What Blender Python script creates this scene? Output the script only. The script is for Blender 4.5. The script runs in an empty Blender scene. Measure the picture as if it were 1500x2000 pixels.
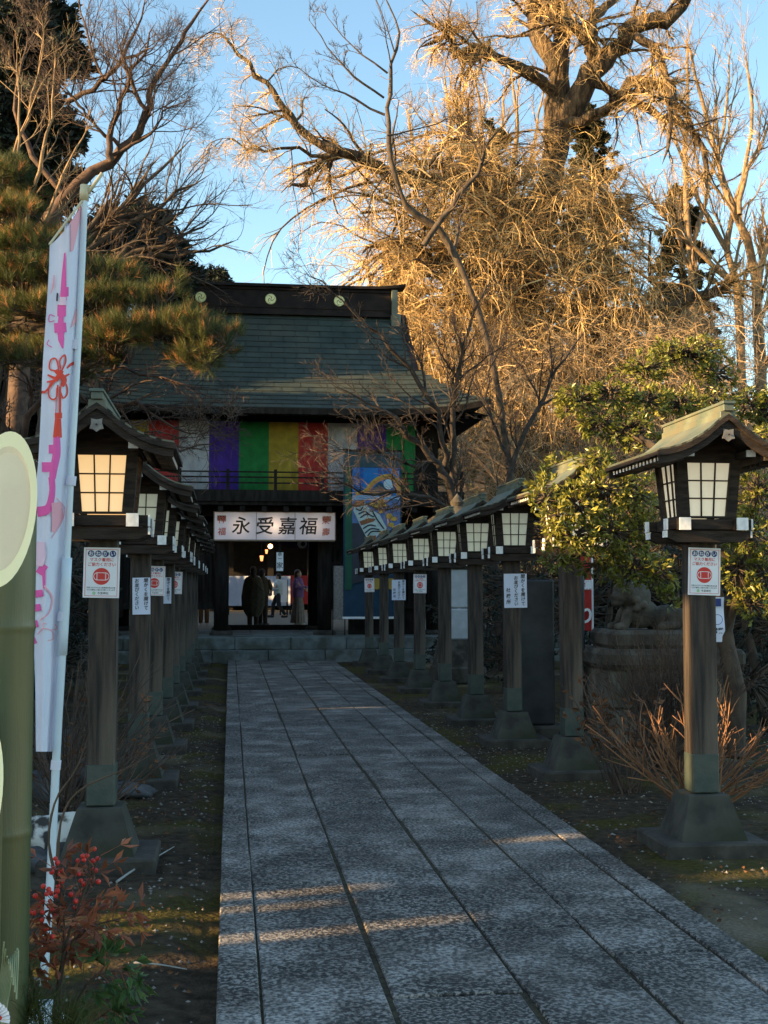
import bpy, math, random
import numpy as np
from mathutils import Vector, Matrix
sc = bpy.context.scene
COL = sc.collection
R_ = math.radians
rng = np.random.default_rng(7)
random.seed(7)

# ------------------------------------------------------------ camera
H = 1.62                      # eye height
F_PX = 2400.0                 # focal length in pixels of the 1500x2000 frame
PITCH = math.atan(150 / F_PX)
YAW = math.atan(300 / F_PX * math.cos(PITCH))
cam_d = bpy.data.cameras.new('camera')
cam = bpy.data.objects.new('camera', cam_d)
COL.objects.link(cam)
cam.location = (0, 0, H)
cam.rotation_euler = (math.pi / 2 + PITCH, 0, -YAW)
cam_d.sensor_fit = 'VERTICAL'
cam_d.sensor_height = 36
cam_d.lens = 36 * F_PX / 2000
cam_d.clip_start = 0.05
cam_d.clip_end = 3000
sc.camera = cam

# ------------------------------------------------------------ sky, sun, exposure
SUN_AZ = R_(192)              # direction TO the sun, from +X anticlockwise: left, a little behind the camera
SUN_EL = R_(13.5)
w = bpy.data.worlds.new('World'); sc.world = w; w.use_nodes = True
nt = w.node_tree
bg = nt.nodes['Background']
sky = nt.nodes.new('ShaderNodeTexSky'); sky.sky_type = 'NISHITA'
sky.sun_disc = False
sky.sun_elevation = SUN_EL
sky.sun_rotation = math.pi / 2 - SUN_AZ
sky.air_density = 1.0; sky.dust_density = 0.6; sky.ozone_density = 2.2
tint = nt.nodes.new('ShaderNodeMix'); tint.data_type = 'RGBA'; tint.blend_type = 'MULTIPLY'; tint.inputs[0].default_value = 1
tint.inputs[7].default_value = (.98, .98, .86, 1)      # the clear late sky is a little less violet than the model
nt.links.new(sky.outputs[0], tint.inputs[6]); nt.links.new(tint.outputs[2], bg.inputs[0])
bg.inputs[1].default_value = 0.124
sun_d = bpy.data.lights.new('sun', 'SUN'); sun_d.energy = 5.0; sun_d.angle = R_(0.5)
sun_d.color = (1.0, 0.66, 0.30)
sun = bpy.data.objects.new('sun', sun_d); COL.objects.link(sun)
sd = Vector((math.cos(SUN_EL) * math.cos(SUN_AZ), math.cos(SUN_EL) * math.sin(SUN_AZ), math.sin(SUN_EL)))
sun.rotation_euler = sd.to_track_quat('Z', 'Y').to_euler()
sun.location = (-30, -5, 30)
sc.view_settings.view_transform = 'Standard'
sc.view_settings.look = 'None'
sc.view_settings.exposure = 1.85
sc.view_settings.gamma = 1
sc.cycles.max_bounces = 6
sc.cycles.transparent_max_bounces = 8

# ------------------------------------------------------------ plan helpers: a pixel of the 1500x2000 photograph at world depth Y
_ca, _sa, _cp, _sp = math.cos(YAW), math.sin(YAW), math.cos(PITCH), math.sin(PITCH)
_F = np.array([_sa * _cp, _ca * _cp, _sp]); _Rt = np.array([_ca, -_sa, 0]); _U = np.array([-_sa * _sp, -_ca * _sp, _cp])
def ray(px, py): return _F + _Rt * (px - 750) / F_PX + _U * (1000 - py) / F_PX
def at(px, py, Y):
    d = ray(px, py); t = Y / d[1]
    return np.array([0, 0, H]) + d * t
def gnd(px, py, z=0.0):
    d = ray(px, py); t = (z - H) / d[2]
    return np.array([0, 0, H]) + d * t

# ------------------------------------------------------------ mesh collecting
class MB:
    def __init__(s): s.V = []; s.F = {}; s.n = 0; s.uv = None
    def add(s, V, F, mi=0):
        V = np.asarray(V, float).reshape(-1, 3)
        F = np.asarray(F, np.int64)
        s.V.append(V); s.F.setdefault((F.shape[1], mi), []).append(F + s.n); s.n += len(V)
        return s
    def box(s, x0, x1, y0, y1, z0, z1, mi=0, bev=0.0):
        if bev <= 0:
            v = [(x, y, z) for z in (z0, z1) for y in (y0, y1) for x in (x0, x1)]
            f = [(0, 2, 3, 1), (4, 5, 7, 6), (0, 1, 5, 4), (2, 6, 7, 3), (0, 4, 6, 2), (1, 3, 7, 5)]
            return s.add(v, f, mi)
        b = min(bev, (x1 - x0) / 2.1, (y1 - y0) / 2.1, (z1 - z0) / 2.1)
        ix = lambda i, a0, a1: (a0, a0 + b, a1 - b, a1)[i]
        idx = {}; v = []
        def P(i, j, k):
            if (i, j, k) not in idx:
                idx[(i, j, k)] = len(v); v.append((ix(i, x0, x1), ix(j, y0, y1), ix(k, z0, z1)))
            return idx[(i, j, k)]
        f = [(P(0,1,1),P(0,1,2),P(0,2,2),P(0,2,1)), (P(3,1,1),P(3,2,1),P(3,2,2),P(3,1,2)),
             (P(1,0,1),P(2,0,1),P(2,0,2),P(1,0,2)), (P(1,3,1),P(1,3,2),P(2,3,2),P(2,3,1)),
             (P(1,1,0),P(1,2,0),P(2,2,0),P(2,1,0)), (P(1,1,3),P(2,1,3),P(2,2,3),P(1,2,3))]
        for c in (1, 2):
            e = 0 if c == 1 else 3
            for d in (1, 2):
                g = 0 if d == 1 else 3
                f.append((P(1, g, c), P(2, g, c), P(2, d, e), P(1, d, e)))
                f.append((P(g, 1, c), P(g, 2, c), P(d, 2, e), P(d, 1, e)))
                f.append((P(g, c, 1), P(g, c, 2), P(d, e, 2), P(d, e, 1)))
        s.add(v, f, mi)
        t = []
        for c in (1, 2):
            for d in (1, 2):
                for e in (1, 2):
                    t.append((P(0 if c == 1 else 3, d, e), P(c, 0 if d == 1 else 3, e), P(c, d, 0 if e == 1 else 3)))
        return s.add(v, t, mi)
    def prism(s, poly, a0, a1, axis='y', mi=0):
        """poly (list of 2D) extruded along an axis: 'y' -> (x,z), 'x' -> (y,z), 'z' -> (x,y)"""
        n = len(poly); v = []
        for a in (a0, a1):
            for p, q in poly:
                v.append({'y': (p, a, q), 'x': (a, p, q), 'z': (p, q, a)}[axis])
        f = [(i, (i + 1) % n, n + (i + 1) % n, n + i) for i in range(n)]
        s.add(v, f, mi)
        s.ngon = getattr(s, 'ngon', [])
        base = s.n - 2 * n
        s.ngon.append((list(range(base, base + n)), mi)); s.ngon.append((list(range(base + 2 * n - 1, base + n - 1, -1)), mi))
        return s
    def frust(s, cx, cy, z0, z1, hx0, hy0, hx1, hy1, mi=0):
        v = [(cx + sx * hx, cy + sy * hy, z) for z, hx, hy in ((z0, hx0, hy0), (z1, hx1, hy1)) for sx, sy in ((-1, -1), (1, -1), (1, 1), (-1, 1))]
        return s.add(v, [(3, 2, 1, 0), (4, 5, 6, 7), (0, 1, 5, 4), (1, 2, 6, 5), (2, 3, 7, 6), (3, 0, 4, 7)], mi)
    def lathe(s, prof, cx=0, cy=0, n=24, mi=0, sx=1, sy=1):
        k = len(prof); v = []
        for r, z in prof:
            for i in range(n):
                a = 2 * math.pi * i / n
                v.append((cx + r * math.cos(a) * sx, cy + r * math.sin(a) * sy, z))
        f = [(j * n + i, j * n + (i + 1) % n, (j + 1) * n + (i + 1) % n, (j + 1) * n + i) for j in range(k - 1) for i in range(n)]
        return s.add(v, f, mi)
    def tube(s, pts, rad, n=8, mi=0, cap=True):
        P = np.asarray(pts, float)[None]; rr = np.asarray(rad, float) * np.ones(P.shape[1]); rr = rr[None]
        if cap:
            P = np.concatenate([P[:, :1], P, P[:, -1:]], 1); rr = np.concatenate([rr[:, :1] * 0.02, rr, rr[:, -1:] * 0.02], 1)
        V, F = tubes(P, rr, n)
        return s.add(V, F, mi)
    def grid(s, G, mi=0):
        G = np.asarray(G, float); a, b = G.shape[:2]
        i = np.arange(a - 1)[:, None] * b + np.arange(b - 1)[None]
        F = np.stack([i, i + 1, i + b + 1, i + b], -1).reshape(-1, 4)
        return s.add(G.reshape(-1, 3), F, mi)
    def xf(s, M):
        """transform everything so far"""
        M = np.array(M)
        s.V = [v @ M[:3, :3].T + M[:3, 3] for v in s.V]; return s
    def mesh(s, name, mats, smooth=False):
        me = bpy.data.meshes.new(name)
        V = np.concatenate(s.V) if s.V else np.zeros((0, 3))
        loops = []; starts = []; mis = []; pos = 0
        for (k, mi), L in s.F.items():
            F = np.concatenate(L); loops.append(F.reshape(-1)); m = len(F)
            starts.append(pos + np.arange(m) * k); mis.append(np.full(m, mi)); pos += m * k
        for f, mi in getattr(s, 'ngon', []):
            loops.append(np.array(f)); starts.append(np.array([pos])); mis.append(np.array([mi])); pos += len(f)
        loops = np.concatenate(loops); starts = np.concatenate(starts); mis = np.concatenate(mis)
        me.vertices.add(len(V)); me.vertices.foreach_set('co', V.astype(np.float32).ravel())
        me.loops.add(len(loops)); me.loops.foreach_set('vertex_index', loops.astype(np.int32))
        me.polygons.add(len(starts)); me.polygons.foreach_set('loop_start', starts.astype(np.int32))
        try: me.polygons.foreach_set('loop_total', np.diff(np.append(starts, pos)).astype(np.int32))
        except Exception: pass
        me.polygons.foreach_set('material_index', mis.astype(np.int32))
        me.polygons.foreach_set('use_smooth', np.full(len(starts), bool(smooth)))
        me.update(calc_edges=True); me.validate()
        for m in (mats if isinstance(mats, (list, tuple)) else [mats]): me.materials.append(m)
        return me
    def build(s, name, mats, parent=None, smooth=False, **kw):
        o = bpy.data.objects.new(name, s.mesh(name, mats, smooth)); COL.objects.link(o)
        if parent is not None: o.parent = parent
        for k, v in kw.items(): o[k] = v
        return o

def nrm(a): return a / np.maximum(np.linalg.norm(a, axis=-1, keepdims=True), 1e-9)
def tubes(P, R, n=4):
    """P [N,k,3], R [N,k] -> verts, quad faces"""
    N, k, _ = P.shape
    T = np.empty_like(P); T[:, 1:-1] = P[:, 2:] - P[:, :-2]; T[:, 0] = P[:, 1] - P[:, 0]; T[:, -1] = P[:, -1] - P[:, -2]
    bad = np.linalg.norm(T, axis=-1) < 1e-9
    if bad.any(): T[bad] = np.repeat((P[:, -1] - P[:, 0])[:, None], k, 1)[bad] + 1e-6
    T = nrm(T)
    T0 = nrm(P[:, k // 2] - P[:, 0] + 1e-6)
    ref = np.where(np.abs(T0[:, 2:3]) < 0.8, np.array([[0, 0, 1.0]]), np.array([[1.0, 0, 0]]))
    B = nrm(np.cross(T, ref[:, None])); Nn = np.cross(B, T)
    a = np.arange(n) * 2 * math.pi / n
    V = P[:, :, None] + R[:, :, None, None] * (np.cos(a)[None, None, :, None] * B[:, :, None] + np.sin(a)[None, None, :, None] * Nn[:, :, None])
    idx = np.arange(N * k * n).reshape(N, k, n)
    A = idx[:, :-1]; Bq = idx[:, 1:]
    F = np.stack([A, np.roll(A, -1, 2), np.roll(Bq, -1, 2), Bq], -1).reshape(-1, 4)
    return V.reshape(-1, 3), F

def empty(name, loc=(0, 0, 0), rz=0):
    o = bpy.data.objects.new(name, None); COL.objects.link(o)
    o.location = loc; o.rotation_euler = (0, 0, rz); o.empty_display_size = 0.2
    return o
def tag(o, label=None, cat=None, group=None, kind=None):
    if label: o['label'] = label
    if cat: o['category'] = cat
    if group: o['group'] = group
    if kind: o['kind'] = kind
    return o
def copy_tree(o, parent=None):
    c = o.copy(); COL.objects.link(c)
    if parent is not None: c.parent = parent
    for ch in list(o.children): copy_tree(ch, c)
    return c

# ------------------------------------------------------------ materials
def mat(name, c1, c2=None, scale=5, rough=0.8, bump=0.0, bscale=40, stretch=(1, 1, 1), c3=None, scale3=1.2, metal=0, spec=0.5, detail=6, emit=None, estr=0, transl=0.0, rvar=0.0, lo=.35, hi=.65, bdist=0.02):
    m = bpy.data.materials.new(name); m.use_nodes = True
    n = m.node_tree.nodes; l = m.node_tree.links
    p = n['Principled BSDF']
    p.inputs['Roughness'].default_value = rough; p.inputs['Metallic'].default_value = metal
    p.inputs['Specular IOR Level'].default_value = spec
    tc = n.new('ShaderNodeTexCoord'); mp = n.new('ShaderNodeMapping'); mp.inputs['Scale'].default_value = stretch
    l.new(tc.outputs['Object'], mp.inputs[0])
    if c2 is None:
        p.inputs['Base Color'].default_value = (*c1, 1)
        last = None
    else:
        no = n.new('ShaderNodeTexNoise'); no.inputs['Scale'].default_value = scale; no.inputs['Detail'].default_value = detail
        l.new(mp.outputs[0], no.inputs[0])
        r = n.new('ShaderNodeValToRGB'); r.color_ramp.elements[0].position = lo; r.color_ramp.elements[1].position = hi
        r.color_ramp.elements[0].color = (*c1, 1); r.color_ramp.elements[1].color = (*c2, 1)
        l.new(no.outputs[0], r.inputs[0]); last = r.outputs[0]
        if c3 is not None:
            n3 = n.new('ShaderNodeTexNoise'); n3.inputs['Scale'].default_value = scale3; n3.inputs['Detail'].default_value = 4
            l.new(mp.outputs[0], n3.inputs[0])
            r3 = n.new('ShaderNodeValToRGB'); r3.color_ramp.elements[0].position = .48; r3.color_ramp.elements[1].position = .62
            l.new(n3.outputs[0], r3.inputs[0])
            mx = n.new('ShaderNodeMix'); mx.data_type = 'RGBA'
            l.new(r3.outputs[0], mx.inputs[0]); l.new(last, mx.inputs[6]); mx.inputs[7].default_value = (*c3, 1)
            last = mx.outputs[2]
        l.new(last, p.inputs['Base Color'])
    if rvar:
        oi = n.new('ShaderNodeNewGeometry'); hs = n.new('ShaderNodeHueSaturation')
        mr = n.new('ShaderNodeMapRange'); mr.inputs[3].default_value = 1 - rvar; mr.inputs[4].default_value = 1 + rvar
        l.new(oi.outputs['Random Per Island'], mr.inputs[0]); l.new(mr.outputs[0], hs.inputs['Value'])
        if last is not None: l.new(last, hs.inputs['Color'])
        else: hs.inputs['Color'].default_value = (*c1, 1)
        l.new(hs.outputs[0], p.inputs['Base Color'])
    if bump:
        nb = n.new('ShaderNodeTexNoise'); nb.inputs['Scale'].default_value = bscale; nb.inputs['Detail'].default_value = 5
        l.new(mp.outputs[0], nb.inputs[0])
        b = n.new('ShaderNodeBump'); b.inputs['Strength'].default_value = bump; b.inputs['Distance'].default_value = bdist
        l.new(nb.outputs[0], b.inputs['Height']); l.new(b.outputs[0], p.inputs['Normal'])
    if emit:
        p.inputs['Emission Color'].default_value = (*emit, 1); p.inputs['Emission Strength'].default_value = estr
    if transl:
        out = n['Material Output']; t = n.new('ShaderNodeBsdfTranslucent'); ms = n.new('ShaderNodeMixShader'); ms.inputs[0].default_value = transl
        src = p.inputs['Base Color'].links[0].from_socket if p.inputs['Base Color'].links else None
        if src: l.new(src, t.inputs[0])
        else: t.inputs[0].default_value = (*c1, 1)
        l.new(p.outputs[0], ms.inputs[1]); l.new(t.outputs[0], ms.inputs[2]); l.new(ms.outputs[0], out.inputs[0])
    return m

M = {}
M['wood'] = mat('dark_weathered_wood', (.012, .008, .006), (.062, .043, .030), 6, .75, .5, 30, (6, 6, .5), c3=(.11, .085, .062), scale3=1.1)
M['woodh'] = mat('dark_beam_wood', (.013, .0085, .006), (.042, .029, .021), 8, .75, .35, 40, (1, 1, 5), spec=.3)
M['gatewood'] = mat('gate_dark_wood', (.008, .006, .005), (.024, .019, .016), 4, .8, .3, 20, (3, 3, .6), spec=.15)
M['sleeve'] = mat('verdigris_copper_sleeve', (.045, .065, .055), (.08, .09, .075), 7, .55, .2, 30, metal=.3)
M['copper'] = mat('patinated_copper_sheet', (.075, .10, .080), (.15, .165, .115), 5, .6, .15, 20, c3=(.12, .115, .075), scale3=3)
M['white'] = mat('white_painted_end', (.85, .85, .84), (.66, .66, .66), 30, .5)
M['paper'] = mat('faintly_glowing_lantern_paper', (.70, .66, .50), (.60, .56, .43), 9, .8, emit=(.92, 1, .80), estr=.04)  # paper itself emits a faint glow that lifts its tone
M['paper_near'] = mat('softly_glowing_lantern_paper', (.74, .68, .54), (.64, .59, .46), 9, .8, emit=(1, .86, .60), estr=.095)
M['paper_lit'] = mat('lit_lantern_paper', (.75, .6, .4), None, rough=.8, emit=(1.0, .60, .25), estr=.22)
M['concrete'] = mat('mossy_concrete', (.03, .028, .022), (.085, .080, .064), 5, .95, .35, 22, c3=(.028, .030, .016), scale3=2.5)
M['slab'] = mat('base_slab_stone', (.026, .022, .017), (.065, .056, .044), 7, .95, .4, 30)
M['steel'] = mat('dull_metal_plate', (.24, .22, .20), (.16, .15, .14), 20, .6, metal=.4)
M['black'] = mat('black_ink', (.012, .011, .012), None, rough=.7)
M['red_ink'] = mat('red_ink', (.62, .045, .035), None, rough=.7)
M['navy_ink'] = mat('navy_ink', (.02, .035, .17), None, rough=.7)
M['green_ink'] = mat('green_ink', (.2, .5, .12), None, rough=.7)
M['sheet'] = mat('white_sign_sheet', (.80, .80, .82), (.74, .74, .77), 6, .45)
M['sheet_b'] = mat('white_paper_sheet', (.66, .70, .83), (.60, .64, .78), 6, .6)
M['bark_gold'] = mat('pale_bark', (.13, .085, .045), (.34, .22, .115), 9, .9, .4, 30, (1, 1, .4))
M['bark_ginkgo'] = mat('rough_ginkgo_bark', (.035, .022, .012), (.17, .11, .055), 3.5, .95, 1.0, 5, (1.6, 1.6, .45), bdist=.25, lo=.38, hi=.68)
M['bark_dark'] = mat('grey_brown_bark', (.035, .024, .017), (.10, .07, .045), 9, .9, .4, 30, (1, 1, .4))
M['bark_red'] = mat('red_brown_bark', (.04, .022, .016), (.11, .06, .038), 9, .85, .3, 30)
M['twig_gold'] = mat('golden_twig', (.22, .14, .055), (.60, .40, .17), .7, .8, rvar=.5)
M['twig_tan'] = mat('tan_twig', (.18, .12, .065), (.48, .33, .18), .7, .8, rvar=.5)
M['twig_plum'] = mat('plum_twig', (.022, .016, .013), (.075, .05, .036), 2, .85, rvar=.4)
M['twig_dark'] = mat('dark_twig', (.045, .03, .024), (.13, .085, .06), 2, .85, rvar=.35)
M['twig_orange'] = mat('orange_stem', (.14, .065, .03), (.32, .15, .065), 3, .75, rvar=.3)
# ------------------------------------------------------------ text and flat marks as mesh
def text_mesh(body, size, vertical=False, bold=0.0, step=1.05, align='CENTER', shear=0.0):
    """returns verts (N,3) in the XZ plane facing -Y, and faces; centred on x, top at z=0 when vertical"""
    V = []; Fs = []; n = 0
    items = [(body, 0, 0)] if not vertical else [(ch, 0, -size * step * i) for i, ch in enumerate(body)]
    for ch, dx, dz in items:
        c = bpy.data.curves.new('t', 'FONT'); c.body = ch; c.size = size; c.align_x = align; c.offset = bold * size; c.resolution_u = 3; c.shear = shear
        o = bpy.data.objects.new('t', c); COL.objects.link(o)
        dg = bpy.context.evaluated_depsgraph_get()
        me = bpy.data.meshes.new_from_object(o.evaluated_get(dg))
        m = len(me.vertices); co = np.empty(m * 3); me.vertices.foreach_get('co', co); co = co.reshape(-1, 3)
        for p in me.polygons: Fs.append([i + n for i in p.vertices])
        V.append(np.stack([co[:, 0] + dx, np.zeros(m), co[:, 1] + dz - (size * .85 if vertical else 0)], 1)); n += m
        bpy.data.objects.remove(o); bpy.data.meshes.remove(me); bpy.data.curves.remove(c)
    return np.concatenate(V), Fs
_tcache = {}
def add_text(mb, body, size, x, y, z, mi=0, sx=1.0, **kw):
    key = (body, size, tuple(sorted(kw.items())))
    if key not in _tcache: _tcache[key] = text_mesh(body, size, **kw)
    V, Fs = _tcache[key]
    V = V * [sx, 1, 1] + [x, y, z]
    tr = [f for f in Fs if len(f) == 3]; q = [f for f in Fs if len(f) == 4]
    base = mb.n; mb.V.append(V); mb.n += len(V)
    if tr: mb.F.setdefault((3, mi), []).append(np.array(tr) + base)
    if q: mb.F.setdefault((4, mi), []).append(np.array(q) + base)
    for f in Fs:
        if len(f) > 4:
            mb.ngon = getattr(mb, 'ngon', []); mb.ngon.append(([i + base for i in f], mi))
def disc(mb, cx, y, cz, r, mi=0, n=28, r2=None, sx=1, a0=0, a1=2 * math.pi):
    """disc or ring in XZ plane facing -Y"""
    a = np.linspace(a0, a1, n + 1); ri = 0 if r2 is None else r2
    o = np.stack([cx + r * np.cos(a) * sx, np.full(n + 1, y), cz + r * np.sin(a)], 1)
    i = np.stack([cx + ri * np.cos(a) * sx, np.full(n + 1, y), cz + ri * np.sin(a)], 1)
    mb.grid(np.stack([i, o], 0), mi)
def flat_poly(mb, pts, y, mi=0):
    n = mb.n; mb.V.append(np.array([(p[0], y, p[1]) for p in pts], float)); mb.n += len(pts)
    mb.ngon = getattr(mb, 'ngon', []); mb.ngon.append((list(range(n, n + len(pts))), mi))
def stroke(mb, pts, wd, y, mi=0):
    P = np.array(pts, float); T = np.gradient(P, axis=0); T = T / np.maximum(np.linalg.norm(T, axis=1, keepdims=True), 1e-9)
    Nn = np.stack([-T[:, 1], T[:, 0]], 1); wd = np.ones(len(P)) * wd
    A = P + Nn * wd[:, None] / 2; B = P - Nn * wd[:, None] / 2
    mk = lambda Q: np.stack([Q[:, 0], np.full(len(P), y), Q[:, 1]], 1)
    mb.grid(np.stack([mk(A), mk(B)], 0), mi)
def spline(pts, n=8):
    P = np.array(pts, float); P = np.concatenate([2 * P[:1] - P[1:2], P, 2 * P[-1:] - P[-2:-1]])
    out = []
    for i in range(1, len(P) - 2):
        for t in np.linspace(0, 1, n, endpoint=False):
            a, b, c, d = P[i - 1], P[i], P[i + 1], P[i + 2]
            out.append(.5 * ((2 * b) + (c - a) * t + (2 * a - 5 * b + 4 * c - d) * t * t + (3 * b - a - 3 * c + d) * t ** 3))
    out.append(P[-2]); return np.array(out)

# ------------------------------------------------------------ ground, path
def structure(name, mb, m, smooth=False):
    o = mb.build(name, m, smooth=smooth); o['kind'] = 'structure'; return o

# ground material: dark soil with moss and pale dusty patches
def ground_mat():
    m = bpy.data.materials.new('soil_and_moss'); m.use_nodes = True
    n = m.node_tree.nodes; l = m.node_tree.links; p = n['Principled BSDF']; p.inputs['Roughness'].default_value = 1; p.inputs['Specular IOR Level'].default_value = .15
    tc = n.new('ShaderNodeTexCoord')
    def noise(s, d=6, dist=0):
        t = n.new('ShaderNodeTexNoise'); t.inputs['Scale'].default_value = s; t.inputs['Detail'].default_value = d; t.inputs['Distortion'].default_value = dist
        l.new(tc.outputs['Object'], t.inputs[0]); return t
    def ramp(src, a, b, ca=(0,0,0,1), cb=(1,1,1,1)):
        r = n.new('ShaderNodeValToRGB'); r.color_ramp.elements[0].position = a; r.color_ramp.elements[1].position = b
        r.color_ramp.elements[0].color = ca; r.color_ramp.elements[1].color = cb; l.new(src, r.inputs[0]); return r.outputs[0]
    def mix(f, a, b):
        x = n.new('ShaderNodeMix'); x.data_type = 'RGBA'; l.new(f, x.inputs[0])
        for v, i in ((a, 6), (b, 7)):
            if isinstance(v, tuple): x.inputs[i].default_value = v
            else: l.new(v, x.inputs[i])
        return x.outputs[2]
    base = ramp(noise(14, 8).outputs[0], .35, .7, (.026, .018, .011, 1), (.080, .056, .035, 1))
    moss = ramp(noise(30, 6).outputs[0], .3, .7, (.035, .03, .006, 1), (.085, .068, .013, 1))
    sand = ramp(noise(60, 6).outputs[0], .3, .7, (.12, .092, .062, 1), (.20, .16, .11, 1))
    c = mix(ramp(noise(1.1, 5, .6).outputs[0], .47, .60), base, moss)
    c = mix(ramp(noise(.55, 5).outputs[0], .56, .68), c, sand)
    l.new(c, p.inputs['Base Color'])
    b = n.new('ShaderNodeBump'); b.inputs['Strength'].default_value = .8; b.inputs['Distance'].default_value = .03
    l.new(noise(35, 8).outputs[0], b.inputs['Height']); l.new(b.outputs[0], p.inputs['Normal'])
    return m
M['soil'] = ground_mat()
g = MB()
xs = np.concatenate([[-900, -200, -60, -30, -15], np.linspace(-8, 10, 145), [16, 30, 60, 200, 900]])
ys = np.concatenate([[-300, -60, -20, -5], np.linspace(0, 27, 217), [35, 50, 80, 200, 900]])
X, Yg = np.meshgrid(xs, ys)
Z = .012 * np.sin(X * 2.1 + Yg) * np.sin(Yg * 1.7) + .006 * rng.standard_normal(X.shape)
Z = np.where((X > -.15) & (X < 2.36), -.03, Z) * ((np.abs(X) < 12) & (Yg < 28) & (Yg > -1)) - .001
g.grid(np.stack([X, Yg, Z], -1)[:, ::1])
structure('ground', g, M['soil'], True)

# --- granite path: individual slabs in four columns plus kerbs, bedded in mossy joints
def granite_mat():
    m = bpy.data.materials.new('path_granite'); m.use_nodes = True
    n = m.node_tree.nodes; l = m.node_tree.links; p = n['Principled BSDF']
    tc = n.new('ShaderNodeTexCoord')
    def noise(s, d=4):
        t = n.new('ShaderNodeTexNoise'); t.inputs['Scale'].default_value = s; t.inputs['Detail'].default_value = d
        l.new(tc.outputs['Object'], t.inputs[0]); return t.outputs[0]
    def ramp(src, *st):
        r = n.new('ShaderNodeValToRGB'); e = r.color_ramp.elements
        while len(e) < len(st): e.new(.5)
        for k, (q, c) in zip(e, st): k.position = q; k.color = (*c, 1)
        l.new(src, r.inputs[0]); return r.outputs[0]
    def mix(f, a, b, mode='MIX'):
        x = n.new('ShaderNodeMix'); x.data_type = 'RGBA'; x.blend_type = mode
        if isinstance(f, float): x.inputs[0].default_value = f
        else: l.new(f, x.inputs[0])
        l.new(a, x.inputs[6]); l.new(b, x.inputs[7]); return x.outputs[2]
    dark = ramp(noise(60, 3), (.40, (.016, .014, .012)), (.5, (.085, .076, .067)), (.60, (.33, .295, .26)))
    pale = ramp(noise(60, 3), (.36, (.085, .077, .069)), (.5, (.28, .255, .23)), (.62, (.52, .475, .43)))
    patch = ramp(noise(1.7, 6), (.47, (0, 0, 0)), (.62, (1, 1, 1)))
    c = mix(patch, dark, pale)
    gi = n.new('ShaderNodeNewGeometry'); 
    isl = ramp(gi.outputs['Random Per Island'], (0, (.66, .66, .66)), (1, (.84, .84, .84)))
    c = mix(1.0, c, isl, 'MULTIPLY')
    stain = ramp(noise(4, 6), (.35, (.55, .53, .5)), (.55, (1, 1, 1)))
    c = mix(1.0, c, stain, 'MULTIPLY')
    l.new(c, p.inputs['Base Color'])
    rr = ramp(noise(3, 4), (.3, (.5, .5, .5)), (.7, (.8, .8, .8))); l.new(rr, p.inputs['Roughness'])
    b = n.new('ShaderNodeBump'); b.inputs['Strength'].default_value = .9; b.inputs['Distance'].default_value = .012
    l.new(noise(75, 3), b.inputs['Height']); l.new(b.outputs[0], p.inputs['Normal'])
    return m
M['granite'] = granite_mat()
M['joint'] = mat('mossy_joint', (.025, .018, .008), (.07, .052, .024), 25, 1, .6, 60)
path = MB()
cols = [(-.04, .12), (.130, .612), (.630, 1.140), (1.162, 1.628), (1.643, 2.070), (2.085, 2.25)]
PZ = .055
for ci, (a, b) in enumerate(cols):
    y = -1.0 - rng.random()
    kerb = ci in (0, 5)
    while y < 27.2:
        L = (1.3 if not kerb else 1.7) * (.75 + .5 * rng.random())
        y1 = min(y + L, 27.25)
        jx0, jx1 = rng.normal(0, .0035, 2); dz = rng.normal(0, .0025) + (.004 if kerb else 0)
        gp = .0030 + .006 * rng.random() ** 2
        path.box(a + jx0, b + jx1, y + gp, y1 - gp, -.03, PZ + dz, bev=.006)
        y = y1
structure('stone_path', path, M['granite'])
fc = MB().grid([[(-40, -30, .004), (40, -30, .004)], [(-40, -1.8, .004), (40, -1.8, .004)]])  # unseen pale ground added behind the camera to bounce sunlight onto near fronts
M['bounce_forecourt'] = mat('pale_bounce_gravel', (.28, .25, .20), (.44, .40, .33), 30, 1, .4, 50)
structure('bounce_forecourt', fc, M['bounce_forecourt'])
jb = MB().box(-.03, 2.24, -2, 27.2, -.04, PZ - .010)
structure('path_bedding', jb, M['joint'])
for o in (bpy.data.objects['path_bedding'],): pass
# ------------------------------------------------------------ wooden lanterns
prof = [(0, 2.62), (.04, 2.592), (.075, 2.562), (.12, 2.522), (.17, 2.487), (.225, 2.455), (.285, 2.430), (.35, 2.412), (.42, 2.402)]
def roof_z(x): return float(np.interp(abs(x), [p[0] for p in prof], [p[1] for p in prof]))
def shell(mb, xs, ztop, zbot, y0, y1, mi=0):
    """curved slab following ztop(x)..zbot(x) for both slopes"""
    pts = [(x, ztop(x)) for x in xs] + [(x, zbot(x)) for x in xs[::-1]]
    n = len(xs)
    v = [(x, y, z) for y in (y0, y1) for x, z in pts]; m = 2 * n
    f = [(i, i + 1, m + i + 1, m + i) for i in range(m - 1)] + [(m - 1, 0, m, 2 * m - 1)]
    for k in range(n - 1):
        f.append((k, m - 1 - k, m - 2 - k, k + 1)); f.append((m + k, m + k + 1, 2 * m - 2 - k, 2 * m - 1 - k))
    mb.add(v, f, mi)
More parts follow.
